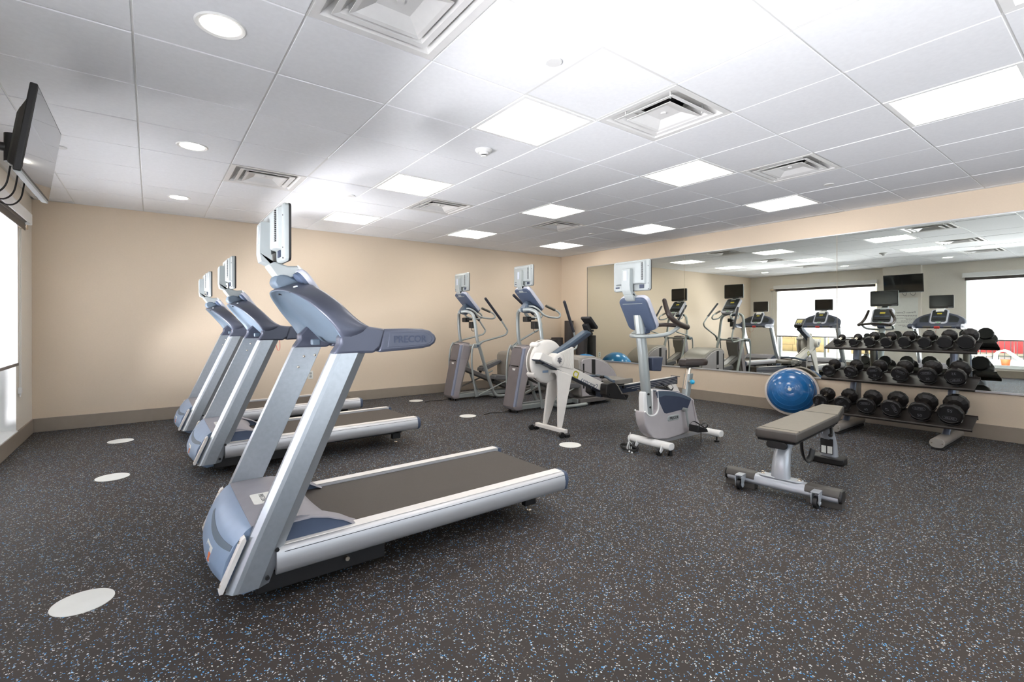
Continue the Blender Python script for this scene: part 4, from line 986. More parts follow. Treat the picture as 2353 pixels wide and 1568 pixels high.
mk('rear_crossbar', box(5.07 - ox, 5.13 - ox, -.20, .20, .0, .03), 'tubedark', rw_, bevel=.004)
# seat
st = [(x - ox, y) for x, y in ((3.775, -.09), (3.80, -.13), (3.90, -.150), (4.0, -.148), (4.065, -.125), (4.083, -.06), (4.075, 0), (4.083, .06), (4.065, .125), (4.0, .148), (3.90, .150), (3.80, .13), (3.775, .09), (3.79, 0))]
so = mk('seat', loft([[(x, y, .462) for x, y in st], [(x, y, .492 + .05 * (y / .15) ** 2 * .4) for x, y in st], [(x * .97 + .03 * (3.93 - ox), y * .93, .500 + .02 * (y / .15) ** 2) for x, y in st]]), 'seat', rw_, bevel=.003)
mk('seat_carriage', join(box(3.86 - ox, 4.0 - ox, -.05, .05, .43, .462), *[cyl(.018, (x - ox, s * .052 - .008, .405), (x - ox, s * .052 + .008, .405), 12) for x in (3.87, 3.99) for s in (-1, 1)]), 'black', so, bevel=.003)
# foot rests
for s in (-1, 1):
    ft = mk('foot_rest', prism(L_([(3.565, .480), (3.70, .492), (3.78, .42), (3.905, .285), (3.90, .272), (3.62, .318), (3.555, .36)]), s * .068, s * .165), 'black', rw_, bevel=.006)
    mk('heel_cup', prism(L_([(3.86, .30), (3.93, .33), (3.945, .32), (3.91, .27)]), s * .075, s * .16), 'rubface', ft)
    mk('foot_strap', sweep([(3.70 - ox, s * .060, .44), (3.76 - ox, s * .075, .465), (3.775 - ox, s * .12, .455), (3.76 - ox, s * .165, .43), (3.82 - ox, s * .172, .35)], .008, 6, flat=.3), 'seat', ft)
mk('footrest_bar', cyl(.014, (3.62 - ox, -.17, .36), (3.62 - ox, .17, .36), 12), 'black', rw_)
# handle and chain
hd_ = mk('handle', sweep([(3.635 - ox, -.205, .512), (3.665 - ox, -.13, .518), (3.69 - ox, -.05, .54), (3.695 - ox, .03, .545), (3.69 - ox, .12, .545), (3.66 - ox, .215, .53)], .0165, 12), 'rowblue', rw_)
mk('handle_clamp', box(3.655 - ox, 3.70 - ox, -.02, .03, .525, .56), 'black', hd_, bevel=.006)
mk('chain', cyl(.004, (3.13 - ox, .0, .70), (3.66 - ox, .005, .54), 6), 'gripm', rw_)
mk('handle_hook', box(3.60 - ox, 3.63 - ox, -.05, .05, .47, .50), 'black', rw_, bevel=.003)

# ================================================================== UPRIGHT BIKE
bx = empty('exercise_bike', (3.3, .525, 0), 'upright exercise bike with grey body, navy panel and cyan seat knob', 'exercise bike')
o3 = 3.3
def B3(pts): return [(a - o3, b_) for a, b_ in pts]
body = B3([(2.905, .36), (2.905, .52), (2.93, .566), (3.05, .572), (3.175, .565), (3.30, .547), (3.42, .522), (3.54, .485), (3.635, .448), (3.683, .425), (3.675, .37), (3.71, .27), (3.748, .185), (3.745, .165), (3.575, .125), (3.42, .108), (3.24, .100), (3.12, .115), (3.03, .15), (2.965, .20), (2.92, .28)])
def B4(pts): return [(a - o3 + .033, b_ - .007) for a, b_ in pts]
mk('body_shell', prism(B4([(3.085, .572), (3.175, .565), (3.30, .547), (3.42, .522), (3.54, .485), (3.635, .448), (3.683, .425), (3.675, .37), (3.71, .27), (3.748, .185), (3.745, .165), (3.575, .125), (3.42, .108), (3.24, .100), (3.12, .115), (3.03, .15), (2.965, .20), (2.92, .28), (2.905, .36), (2.91, .40), (2.94, .375), (2.985, .350), (3.05, .350), (3.09, .375), (3.105, .43), (3.095, .52)]), -.055, .055), 'eside', bx, bevel=.016, seg=3)
mk('body_nose', prism(B3([(2.965, .33), (2.958, .50), (2.968, .555), (3.10, .571), (3.10, .34)]), -.030, .030), 'white', bx, bevel=.010, seg=3)
mk('top_strip', prism(B4([(3.07, .566), (3.175, .570), (3.42, .528), (3.63, .452), (3.625, .444), (3.42, .512), (3.17, .555), (3.08, .556)]), -.040, .040), 'rowblue', bx, smooth=False)
for s in (-1, 1):
    mk('blue_panel', prism(B4([(3.062, .545), (3.085, .562), (3.17, .556), (3.30, .541), (3.42, .513), (3.53, .478), (3.618, .440), (3.56, .358), (3.225, .343), (3.195, .350), (3.175, .372)]), s * .053, s * .0585), 'navydark', bx, bevel=.002)
    mk('panel_top', prism(B4([(3.085, .562), (3.17, .557), (3.30, .542), (3.42, .514), (3.53, .479), (3.61, .446), (3.60, .430), (3.42, .482), (3.20, .512), (3.08, .500)]), s * .0582, s * .0595), 'rowblue', bx, smooth=False)
    mk('collar', sweep([(2.945 - o3, s * .054, 0.388), (2.973 - o3, s * .054, 0.368), (3.018 - o3, s * .054, 0.343), (3.083 - o3, s * .054, 0.343), (3.123 - o3, s * .054, 0.368), (3.138 - o3, s * .054, 0.423), (3.128 - o3, s * .054, 0.513), (3.121 - o3, s * .054, 0.558)], .007, 8), 'white', bx)
    pl = mk('name_plate', prism(B3([]) or [], 0, 0) if False else ([(x, s * .0545, z) for x, z in [(a + 3.363 - o3, b_ + .285) for a, b_ in rrect(.185, .052, .022, 5)]] + [(x, s * .060, z) for x, z in [(a + 3.363 - o3, b_ + .285) for a, b_ in rrect(.175, .044, .02, 5)]], [tuple(range(20)), tuple(range(39, 19, -1))] + [(i, (i + 1) % 20, 20 + (i + 1) % 20, 20 + i) for i in range(20)]), 'plastic', bx)
    text('brand_lettering', 'PRECOR', .036, 'black', pl, frame_mtx((3.368 - o3, s * .0604, .284), (-s, 0, 0), (0, 0, 1), (0, s, 0)), .0006, bold=.0008)
    # crank, pedal
    a = 0 if s < 0 else pi
    c1 = Vector((3.505 - o3, s * .095, .350)); c2 = c1 + Vector((.024 * cos(a) if a == 0 else -.024, s * .012, -.165 if a == 0 else .165))
    mk('crank', join(cyl(.017, c1 - Vector((0, s * .03, 0)), c1 + Vector((0, s * .012, 0)), 14), cyl(.0105, c1, c2, 10)), 'tube', bx)
    pc = c2 + Vector((.035, s * .065, 0))
    pe = mk('pedal', loft([[tuple(pc + Vector(q)) for q in ((-.06, -.05, -.03), (-.06, .05, -.03), (-.055, .05, .035), (-.055, -.05, .035))], [tuple(pc + Vector(q)) for q in ((.12, -.045, -.05), (.12, .045, -.05), (.10, .045, -.015), (.10, -.045, -.015))]]), 'black', bx, bevel=.006)
    mk('pedal_strap', sweep([tuple(pc + Vector(q)) for q in ((-.05, -.05, .03), (.04, -.058, .05), (.13, -.03, .01), (.14, .0, -.02), (.13, .04, .0), (.04, .058, .045), (-.04, .05, .03))], .006, 6, flat=.35), 'black', pe)
mk('strap_tail', cyl(.003, (3.60 - o3, -.19, .15), (3.585 - o3, -.20, .03), 6), 'cord', bx)
mk('mast', loft([[(x + a * 1.0 - o3, b_, z) for a, b_ in circ(.048, 20, .043)] for x, z in ((3.052, .350), (3.02, .62), (2.985, .90), (2.935, 1.19), (2.928, 1.24))]), 'tube', bx)
for s in (-1, 1):
    for q in ((3.012, .535), (3.035, .415)): mk('bolt', cyl(.010, (q[0] - o3, s * .036, q[1]), (q[0] - o3, s * .046, q[1]), 12), 'black', bx)
console(bx, 2.815 - o3, 1.385, 2.985 - o3, 1.100, .153, .07)
mk('mast_yoke', prism(B3([(2.95, 1.09), (2.97, 1.07), (3.03, 1.08), (3.04, 1.11), (2.97, 1.16)]), -.05, .05), 'navy', bx, bevel=.01)
mk('console_neck', prism(B3([(2.775, 1.42), (2.80, 1.37), (2.82, 1.36), (2.90, 1.395), (2.885, 1.41), (2.83, 1.425), (2.815, 1.45)]), -.046, .046), 'plastic', bx, bevel=.008)
tv_unit(bx, 2.855 - o3, 1.450, 1.718, .197, (2.792 - o3, 1.400))
hl = mk('handlebar_loop', sweep([(3.255 - o3, -.20, 1.150), (3.19 - o3, -.205, 1.118), (3.10 - o3, -.19, 1.078), (3.0 - o3, -.14, 1.060), (2.92 - o3, -.07, 1.055), (2.89 - o3, 0, 1.055), (2.92 - o3, .07, 1.055), (3.0 - o3, .14, 1.060), (3.10 - o3, .19, 1.078), (3.19 - o3, .205, 1.118), (3.255 - o3, .20, 1.150)], .017, 12), 'tube', bx)
for s in (-1, 1):
    mk('handlebar_grip', join(sweep([(3.094 - o3, s * .150, 1.372), (3.085 - o3, s * .175, 1.31), (3.085 - o3, s * .205, 1.24), (3.15 - o3, s * .222, 1.185), (3.25 - o3, s * .225, 1.15), (3.34 - o3, s * .215, 1.135)], .021, 14, radii=(.019, .026)), ball((3.094 - o3, s * .150, 1.372), .019, 12, 6), ball((3.34 - o3, s * .215, 1.135), .026, 12, 6)), 'brown', bx)
mk('handlebar_bridge', sweep([(3.33 - o3, -.215, 1.135), (3.335 - o3, -.12, 1.148), (3.31 - o3, 0, 1.155), (3.335 - o3, .12, 1.148), (3.33 - o3, .215, 1.135)], .019, 12), 'brown', bx)
mk('bottle_tray', prism(B3([(3.06, .86), (3.07, .74), (3.19, .73), (3.22, .86)]), -.05, .05), 'navydark', bx, bevel=.01)
# seat
sad = [(.0, .04), (.02, .05), (.07, .06), (.13, .085), (.19, .11), (.25, .12), (.29, .10), (.305, 0)]
out = [(x, -y) for x, y in sad] + [(x, y) for x, y in reversed(sad[:-1])]
def sr(z, k_, dx=0): return [(3.585 - o3 + .152 + (x - .152) * k_ + dx, y * k_, z) for x, y in out]
se = mk('seat', loft([sr(.752, .86), sr(.760, .97), sr(.785, 1.0), sr(.808, .97), sr(.820, .86), sr(.823, .55)]), 'brown', bx)
mk('seat_plate', box(3.62 - o3, 3.80 - o3, -.05, .05, .735, .756), 'black', se, bevel=.004)
mk('seat_post', cyl(.026, (3.640 - o3, 0, .52), (3.700 - o3, 0, .742), 16), 'chrome', bx)
mk('seat_tube', loft([[(x + a - o3, b_, z) for a, b_ in rrect(.085, .060, .02, 4)] for x, z in ((3.635, .42), (3.70, .672))]), 'tube', bx, bevel=.003)
mk('seat_knob', join(cyl(.010, (3.66 - o3, -.02, .602), (3.64 - o3, -.062, .602), 10)), 'chrome', bx)
mk('knob_ball', ball((3.635 - o3, -.078, .602), .024, 16, 10), 'cyan', bx)
# stabilisers
def stab(x, y, nm):
    rs_ = rrect(.085, .062, .028, 5)
    return mk(nm, loft([[(x + a - o3, -y, .088 + b_) for a, b_ in rs_], [(x + a - o3, y, .088 + b_) for a, b_ in rs_]]), 'white', bx, bevel=.004)
fs_ = stab(3.09, .225, 'front_stabiliser'); stab(3.90, .225, 'rear_stabiliser')
mk('base_rail', box(3.11 - o3, 3.88 - o3, -.03, .03, .062, .100), 'alu2', bx, bevel=.004)
mk('tail_cowl', loft([[(x - o3, s, z) for x, s, z in q] for q in ([(3.66, -.07, .42), (3.66, .07, .42), (3.685, .06, .41), (3.685, -.06, .41)], [(3.70, -.07, .28), (3.70, .07, .28), (3.76, .05, .24), (3.76, -.05, .24)], [(3.74, -.06, .15), (3.74, .06, .15), (3.86, .04, .12), (3.86, -.04, .12)])]), 'eside', bx)
for s in (-1, 1):
    mk('wheel', cyl(.032, (3.035 - o3, s * .135 - .010, .032), (3.035 - o3, s * .135 + .010, .032), 18), 'black', bx)
    mk('wheel_bracket', prism(B3([(3.05, .10), (3.02, .045), (3.035, .025), (3.055, .035), (3.08, .06)]), s * .135 - .020, s * .135 - .012), 'white', bx, bevel=.003)
    mk('rubber_foot', join(cyl(.016, (3.12 - o3, s * .19, 0), (3.12 - o3, s * .19, .06), 12), cyl(.022, (3.12 - o3, s * .19, 0), (3.12 - o3, s * .19, .02), 14)), 'black', bx)
    mk('rubber_foot', join(cyl(.008, (3.91 - o3, s * .17, 0), (3.91 - o3, s * .17, .06), 10), cyl(.024, (3.91 - o3, s * .17, 0), (3.91 - o3, s * .17, .018), 14)), 'black', bx)
rr = random.Random(2); pts = []
for i in range(46):
    a = i * 2 * pi / 8; pts.append((3.0 - o3 + .035 * cos(a) * .5 + rr.uniform(-.012, .012), .13 + .095 * sin(a) + rr.uniform(-.008, .008), .045 + .022 * cos(a) + rr.uniform(-.012, .012)))
cc = empty('power_cord', (2.98, .655, 0), 'coiled black power cord with white tie, on the floor by the bike', 'cord')
mk('coil', sweep([(x + o3 - 2.98 - .045, y - .13 + 0, max(.006, z - .012)) for x, y, z in pts], .0045, 6, step=5), 'cord', cc)
mk('cable_tie', sweep([(-.02, .0, .006), (-.055, 0, .03), (-.03, 0, .085), (.01, 0, .06), (.0, 0, .01), (-.02, .0, .01), (-.03, .0, .10), (-.02, -.01, .17)], .004, 6, step=5), 'white', cc)
mk('plug', join(ball((-.06, -.03, .008), .009, 8, 5), ball((-.075, -.07, .008), .009, 8, 5)), 'white', cc)

# ================================================================== BENCH
be = empty('weight_bench', (2.885, -.70, 0), 'adjustable weight bench with taupe padded top and silver frame', 'weight bench', rz=radians(5.5))
oct_ = [(.030, .052), (.048, .030), (.050, -.006), (.034, -.022), (-.034, -.022), (-.050, -.006), (-.048, .030), (-.030, .052)]
mk('front_bar', loft([[(a, -.345, b_ + .062) for a, b_ in oct_], [(a, .345, b_ + .062) for a, b_ in oct_]]), 'bench', be, bevel=.006)
for s in (-1, 1):
    g_ = [(.034, .055), (.052, .032), (.054, .012), (-.054, .012), (-.052, .032), (-.034, .055)]
    mk('bar_pad', loft([[(a, s * .155, b_ + .0625) for a, b_ in g_], [(a, s * .35, b_ + .0625) for a, b_ in g_]]), 'vinyls', be, bevel=.006)
    mk('end_cap', loft([[(a * 1.06, s * .345, .062 + .015 + (b_ - .015) * 1.06) for a, b_ in oct_], [(a, s * .362, b_ + .062) for a, b_ in oct_]]), 'rubber', be, bevel=.004)
    mk('foot_strip', box(-.030, .034, s * .16 if s > 0 else -.36, .36 if s > 0 else -.16, 0, .040), 'vinyls', be, bevel=.003)
    wq = mk('wheel', cyl(.036, (-.092, s * .235 - .011, .036), (-.092, s * .235 + .011, .036), 20), 'black', be)
    mk('wheel_bracket', join(prism([(-.045, .105), (-.10, .105), (-.118, .09), (-.115, .03), (-.10, .018), (-.085, .02), (-.07, .06), (-.045, .07)], s * .235 - .024, s * .235 - .019), prism([(-.045, .105), (-.10, .105), (-.118, .09), (-.115, .03), (-.10, .018), (-.085, .02), (-.07, .06), (-.045, .07)], s * .235 + .019, s * .235 + .024), box(-.118, -.045, s * .235 - .024, s * .235 + .024, .098, .106), cyl(.010, (-.092, s * .235 - .028, .036), (-.092, s * .235 + .028, .036), 12)), 'bench', be, bevel=.002)
bp = mk('base_plate', mv(prism([(a, b_) for a, b_ in rrect(.085, .27, .03, 5)], .112, .122, 'z'), .0, 0, 0), 'bench', be, bevel=.003)
for a, b_ in ((0, -.115), (0, .115)): mk('bolt', join(cyl(.013, (a, b_, .121), (a, b_, .127), 14), cyl(.009, (a, b_, .127), (a, b_, .138), 6)), 'chrome', bp)
def bs(x, z, nx, nz, w_, h): return [(x + nx * b_, a, z + nz * b_) for a, b_ in rrect(w_, h, min(w_, h) * .42, 5)]
mk('spine', loft([bs(.0, .118, 1, 0, .115, .085), bs(.005, .20, 1, -.1, .11, .09), bs(.03, .275, .93, -.35, .10, .09), bs(.085, .325, .7, -.7, .085, .085), bs(.17, .350, .3, -.95, .075, .07), bs(.30, .360, .1, -1, .068, .062), bs(.55, .368, .05, -1, .065, .060), bs(.78, .375, 0, -1, .065, .060), bs(.90, .372, -.25, -.95, .070, .07), bs(1.0, .335, -.6, -.75, .08, .085), bs(1.075, .26, -.85, -.45, .095, .085), bs(1.12, .16, -.97, -.2, .115, .085), bs(1.135, .055, -1, 0, .125, .09)]), 'bench', be)
mk('rear_foot', prism([(1.07, -.12), (1.17, -.12), (1.20, -.09), (1.20, .09), (1.17, .12), (1.07, .12), (1.05, .09), (1.05, -.09)], 0, .055, 'z'), 'rubber', be, bevel=.008)
lb = mk('warning_label', box(1.055, 1.061, -.045, .045, .085, .21), 'black', be, smooth=False)
mk('label_patch', join(box(1.053, 1.0552, -.04, -.005, .09, .15), box(1.053, 1.0552, .004, .038, .09, .15)), 'sticker', lb, smooth=False)
def pad(nm, x0, x1, w0, w1, z0, z1, tz=0):
    def rg(k_, z, e=0):
        pts_ = []
        for i in range(6): t_ = i / 5; pts_.append((x0 + e + (x1 - x0 - 2 * e) * t_, -(w0 + (w1 - w0) * t_) * k_, z + tz * t_))
        return pts_ + [(x, -y, zz) for x, y, zz in reversed(pts_)]
    o = mk(nm, loft([rg(.90, z0, .012), rg(.99, z0 + .012, .001), rg(1.0, z0 + .022), rg(1.0, z1 - .014), rg(.985, z1 - .004, .003), rg(.93, z1, .010)]), 'vinyls', be, bevel=.006)
    mk('pad_top', loft([rg(.965, z1 - .006, .006), rg(.93, z1 + .0015, .012)]), 'vinyl', o, bevel=.002)
    mk('backing_board', loft([rg(.88, z0 - .014, .02), rg(.92, z0, .01)]), 'black', o, smooth=False)
    return o
bpad = pad('back_pad', -.10, .845, .130, .132, .385, .452)
mk('seam', box(-.03, -.025, -.126, .126, .4515, .4545), 'black', bpad, smooth=False)
pad('seat_pad', .862, 1.235, .130, .082, .385, .450, .018)
mk('pad_handle', mv(prism(rrect(.085, .038, .018, 5), -.012, .012, 'x'), -.002, -.0, .375) if False else ([(x - .085, y, z + .352) for x in (0, .022) for y, z in rrect(.13, .048, .022, 5)], [tuple(range(20)), tuple(range(39, 19, -1))] + [(i, (i + 1) % 20, 20 + (i + 1) % 20, 20 + i) for i in range(20)]), 'black', be, bevel=.004)
mk('spine_post', cyl(.022, (.10, 0, .33), (.10, 0, .375), 14), 'bench', be)
for y in (-.045, .045):
    mk('hinge_bracket', join(prism([(.60, .36), (.63, .30), (.66, .36), (.66, .40), (.60, .40)], y - .004, y + .004), prism([(.72, .36), (.75, .30), (.79, .33), (.79, .41), (.72, .41)], y - .004, y + .004)), 'bench', be, bevel=.002)
    mk('pad_rail', box(.12, .80, y - .012, y + .012, .358, .384), 'tubedark', be, bevel=.003)
mk('seat_rail', box(.86, 1.18, -.022, .022, .365, .39), 'tubedark', be, bevel=.003)
arc = [(.42, 0, .345), (.425, 0, .27), (.45, 0, .20), (.50, 0, .145), (.57, 0, .120), (.64, 0, .135), (.69, 0, .185)]
ar = mk('adjuster_arc', sweep(arc, .022, 10, flat=.28), 'black', be)
for t_ in (2, 3, 4): mk('peg_hole', cyl(.007, (arc[t_][0], -.009, arc[t_][2]), (arc[t_][0], .009, arc[t_][2]), 8), 'tubedark', ar)
mk('pull_lever', sweep([(.98, -.05, .33), (.955, -.06, .285), (.94, -.06, .265), (.91, -.06, .27)], .013, 10), 'black', be)
mk('seat_lever', prism([(1.19, .36), (1.235, .36), (1.225, .29), (1.20, .285)], -.016, .016), 'black', be, bevel=.006)

# ================================================================== DUMBBELL RACK
rk = empty('dumbbell_rack', (5.6, -.61, 0), 'three-tier black shelf rack on silver posts in front of the mirror', 'rack')
RX0, RY0 = 5.6, -.61
cap_ = rrect(.115, .085, .042, 6)
for y in (-1.035, -.205):
    f_ = mk('foot_tube', loft([[(5.225 - RX0, y - RY0 + a, .062 + b_) for a, b_ in cap_], [(5.96 - RX0, y - RY0 + a, .062 + b_) for a, b_ in cap_]]), 'rack', rk, bevel=.004)
    mk('foot_end', loft([[(5.222 - RX0, y - RY0 + a * .95, .062 + b_ * .95) for a, b_ in cap_], [(5.227 - RX0, y - RY0 + a * .98, .062 + b_ * .98) for a, b_ in cap_]]), 'etrim', f_)
    for q in (-.038, .038): mk('end_screw', cyl(.006, (5.219 - RX0, y - RY0 + q, .062), (5.223 - RX0, y - RY0 + q, .062), 8), 'chrome', f_)
    mk('rubber_strip', box(5.23 - RX0, 5.95 - RX0, y - RY0 - .045, y - RY0 + .045, 0, .022), 'black', f_, bevel=.003)
    mk('front_post', loft([[(x - RX0 + a, y - RY0 + b_, z) for a, b_ in circ(.036, 16, .030)] for x, z in ((5.54, .10), (5.68, .22), (5.745, .38), (5.815, .60), (5.86, .80), (5.875, .93))]), 'rackb', rk)
    mk('rear_post', loft([[(x - RX0 + a, y - RY0 + b_, z) for a, b_ in circ(.030, 16, .028)] for x, z in ((5.90, .10), (5.925, .60), (5.925, .93))]), 'rack', rk)
SH = {'bot': (5.385, .205, 5.645, .285), 'mid': (5.500, .560, 5.760, .640), 'top': (5.600, .900, 5.855, .980)}
Y0, Y1 = -1.245, .02
for k_, (xa_, z_a, xb_, z_b) in SH.items():
    t_ = Vector((xb_ - xa_, 0, z_b - z_a)).normalized(); n_ = Vector((-t_.z, 0, t_.x))
    def P(u, v): q = Vector((xa_, 0, z_a)) + t_ * u + n_ * v; return (q.x - RX0, q.z)
    Ls = (Vector((xb_, 0, z_b)) - Vector((xa_, 0, z_a))).length
    sh = mk('shelf', prism([P(0, 0), P(0, -.030), P(.004, -.030), P(.004, -.004), P(Ls - .004, -.004), P(Ls - .004, -.03), P(Ls, -.03), P(Ls, .012), P(Ls - .004, .012), P(Ls - .004, 0)], Y0 - RY0, Y1 - RY0), 'shelf', rk, bevel=.0015)
    mk('front_lip', sweep([(P(0, -.012)[0], Y0 - RY0, P(0, -.012)[1]), (P(0, -.012)[0], Y1 - RY0, P(0, -.012)[1])], .013, 10, smooth=False), 'shelf', sh)
    mk('shelf_bracket', join(*[prism([P(.03, -.005), P(.22, -.005), P(.20, -.05), P(.06, -.05)], y - RY0 - .03, y - RY0 + .03) for y in (-1.035, -.205)]), 'rack', sh, bevel=.003)
    for y in (-1.08, -.16): mk('shelf_bolt', join(cyl(.008, (P(.04, .0)[0], y - RY0, P(.04, 0)[1]), (P(.04, .004)[0], y - RY0, P(.04, .004)[1]), 10)), 'chrome', sh)

# dumbbells: 12-sided rubber heads on a shared slope
WORDS = {'top': 'top', 'mid': 'middle', 'bot': 'bottom'}
specs = [('bot', [(-.012, .076, '35', 75), (-.225, .080, '40', 40), (-.437, .084, '45', 5), (-.650, .088, '47', -70), (-.875, .092, '50', 0), (-1.095, .097, '55', 175)]),
         ('mid', [(-.050, .062, '20', 200), (-.262, .065, '22', -20), (-.475, .069, '25', 10), (-.687, .073, '27', -25), (-.905, .077, '30', 8), (-1.110, .082, '32', 190)]),
         ('top', [(-.100, .036, '5', 0), (-.252, .040, '8', 0), (-.402, .050, '10', 0), (-.548, .050, '12', 0), (-.700, .055, '15', 0), (-.862, .055, '15', 0), (-1.015, .062, '17', 0), (-1.165, .067, '20', 0)])]
ordn = ['first', 'second', 'third', 'fourth', 'fifth', 'sixth', 'seventh', 'eighth']
for tier, lst in specs:
    xa_, z_a, xb_, z_b = SH[tier]
    sl = math.atan2(z_b - z_a, xb_ - xa_); t_ = Vector((cos(sl), 0, sin(sl))); n_ = Vector((-sin(sl), 0, cos(sl)))
    for k_, (y, R, num, spin) in enumerate(lst):
        hl_ = R * (.84 if tier != 'top' else .98); gap = {'bot': .134, 'mid': .126, 'top': .120}[tier]   # head thickness and grip gap
        ctr = Vector((xa_, 0, z_a)) + t_ * (.012 + hl_ + gap / 2) + n_ * (R + .016)
        nm = 'heaviest' if (tier == 'bot' and k_ == 5) else ''
        r = empty('dumbbell', (ctr.x, y, ctr.z), 'black rubber dumbbell, %s from the left on the %s shelf%s' % (ordn[k_], WORDS[tier], ', the largest of all' if nm else (', the smallest of all' if (tier == 'top' and k_ == 0) else '')), 'dumbbell', 'dumbbells on the %s shelf' % WORDS[tier])
        r.rotation_euler = (0, -sl, 0)
        mk('handle', lathe([(.0, -gap / 2 - .01), (.017, -gap / 2 - .01), (.0145, -gap / 4), (.0165, 0), (.0145, gap / 4), (.017, gap / 2 + .01), (0, gap / 2 + .01)], 14, 'x'), 'chrome', r)
        for s in (-1, 1):
            def hr(rad, x): return [(x, rad * cos(2 * pi * (i + .5) / 12), rad * sin(2 * pi * (i + .5) / 12)) for i in range(12)]
            rings = [hr(R * .42, s * gap / 2), hr(R * .60, s * (gap / 2 + .004)), hr(R * .96, s * (gap / 2 + hl_ * .30)), hr(R, s * (gap / 2 + hl_ * .38)), hr(R, s * (gap / 2 + hl_ - .014)), hr(R * .93, s * (gap / 2 + hl_ - .003)), hr(R * .86, s * (gap / 2 + hl_)), hr(R * .82, s * (gap / 2 + hl_ - .004)), hr(R * .2, s * (gap / 2 + hl_ - .004))]
            hd = mk('head', loft(rings), 'rubber', r, smooth=False, bevel=.0015)
            fx = s * (gap / 2 + hl_ - .0035)
            mk('face', loft([[(fx - s * .001, a, b_) for a, b_ in circ(R * .815, 24)], [(fx + s * .0008, a, b_) for a, b_ in circ(R * .80, 24)]]), 'rubface', hd)
            if s < 0:
                a_ = radians(spin); ya = Vector((0, -cos(a_), sin(a_))); zz_ = Vector((0, sin(a_), cos(a_)))
                c1 = Vector((fx - .001, 0, 0)) + zz_ * R * .36; c2 = Vector((fx - .001, 0, 0)) - zz_ * R * .42
                if tier != 'top':
                    ov = rrect(R * 1.05, R * .30, R * .145, 4)
                    mk('oval_rim', sweep([tuple(c1 + ya * a + zz_ * b_) for a, b_ in ov], .0011, 4, closed=True, smooth=False), 'emboss', hd)
                    text('lettering', 'INTEK', R * .26, 'emboss', hd, frame_mtx(c1, ya, zz_, (-1, 0, 0)), .0006)
                    text('weight_number', num, R * .42, 'emboss', hd, frame_mtx(c2, ya, zz_, (-1, 0, 0)), .0006)
        # saddle under the heads belongs to the rack
        cs = []
        for sx_ in (-1, 1):
            xx = sx_ * (gap / 2 + hl_ * .5)
            arcp = [((R + .004) * sin(radians(a)), -(R + .004) * cos(radians(a))) for a in range(-48, 49, 12)] + [((R + .010) * sin(radians(a)), -(R + .010) * cos(radians(a))) for a in range(48, -49, -12)]
            cs.append(prism(arcp, xx - hl_ * .42, xx + hl_ * .42, 'x'))
        cs.append(box(-gap / 2 - hl_, gap / 2 + hl_, -.02, .02, -R - .014, -R - .006))
        base = Matrix.Translation(Vector((ctr.x - RX0, y - RY0, ctr.z))) @ Matrix.Rotation(-sl, 4, 'Y')
        mk('saddle', xf(join(*cs), base), 'black', rk, bevel=.001)

# ================================================================== HALF-BALL TRAINER, BALLS, MATS
til = radians(14)
ht = empty('balance_dome', (5.86, .50, .0), 'glossy blue half-ball balance trainer leaning against the wall below the mirror', 'balance trainer', rz=radians(17))
Rp = .305
Tm = Matrix.Translation((0.035, 0, .005)) @ Matrix.Rotation(til, 4, 'Y') @ Matrix.Translation((0, 0, Rp)) @ Matrix.Rotation(radians(-90), 4, 'Y')
mk('platform', xf(lathe([(0, -.045), (Rp - .03, -.045), (Rp - .006, -.03), (Rp, -.012), (Rp - .004, .004), (Rp - .02, .008), (0, .008)], 48), Tm), 'platform', ht)
dm = [(Rp - .026, .004)]
for i in range(1, 18):
    a = radians(i * 5); rr0 = (Rp - .026) * cos(a) ** .95; dm.append((rr0, .004 + .195 * sin(a)))
do = mk('dome', xf(lathe(dm + [(0, .199)], 56), Tm), 'dome', ht)
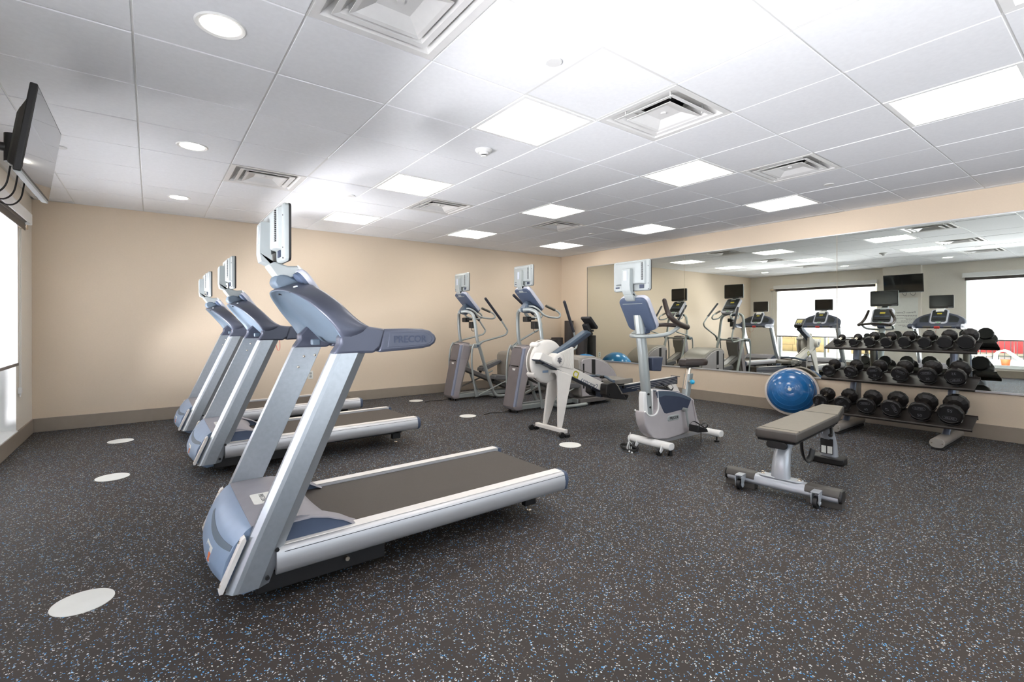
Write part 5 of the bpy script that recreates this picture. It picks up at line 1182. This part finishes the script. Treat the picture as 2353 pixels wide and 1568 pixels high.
for i in (3, 6, 9, 12, 14, 16):
    a = radians(i * 5); q = (Rp - .026) * cos(a) ** .95; hz = .004 + .195 * sin(a)
    mk('ring', xf(lathe([(q + .0015, hz - .001), (q + .0032, hz + .0008), (q, hz + .003)], 56), Tm), 'dome', do)
mk('valve', xf(lathe([(0, .204), (.020, .204), (.022, .198), (0, .194)], 20), Tm), 'sticker', do)
eb = empty('exercise_ball', (5.75, 3.935, 0), 'bright blue exercise ball on the floor near the corner, behind the grey housing', 'exercise ball')
mk('ball', ball((0, 0, .307), .307, 40, 24), 'ball', eb)
mk('plug', lathe([(0, .613), (.012, .613), (.012, .6165), (0, .617)], 12), 'white', eb)
def rolled(x, y, r_, h, lb):
    o = empty('rolled_mat', (x, y, 0), lb, 'exercise mat', 'rolled dark mats stood in the corner')
    mk('roll', lathe([(0, .0), (r_, 0), (r_, h), (r_ * .9, h + .003), (r_ * .86, h - .004), (r_ * .7, h + .002), (r_ * .66, h - .004), (r_ * .45, h + .002), (.012, h - .004), (0, h - .01)], 26), 'mat', o)
    mk('flap', loft([[(r_ * 1.0 * cos(a), -r_ * sin(a) * 1.0, z) for a in (1.1,)] + [(r_ * 1.06 * cos(1.1), -r_ * 1.06 * sin(1.1), z), (r_ * 1.05 * cos(1.6), -r_ * 1.05 * sin(1.6), z), (r_ * .99 * cos(1.6), -r_ * .99 * sin(1.6), z)] for z in (.003, h - .003)]), 'mat', o, smooth=False)
    return o
rolled(6.03, 4.66, .088, 1.215, 'tallest dark rolled mat standing against the mirror wall in the corner')
rolled(6.035, 4.33, .105, .93, 'thick dark rolled mat standing right of the tallest one, behind the rowing machine mast')
bxm = empty('foam_stack', (5.70, 4.82, 0), 'dark foam blocks and roller stacked against the back wall, behind the crosstrainer', 'foam roller')
mk('block', box(-.20, .04, -.12, .12, 0, .86), 'mat', bxm, bevel=.01)
mk('roller', lathe([(0, 0), (.115, 0), (.115, .885), (.10, .89), (0, .89)], 26, c=(.16, 0, 0)), 'mat', bxm)
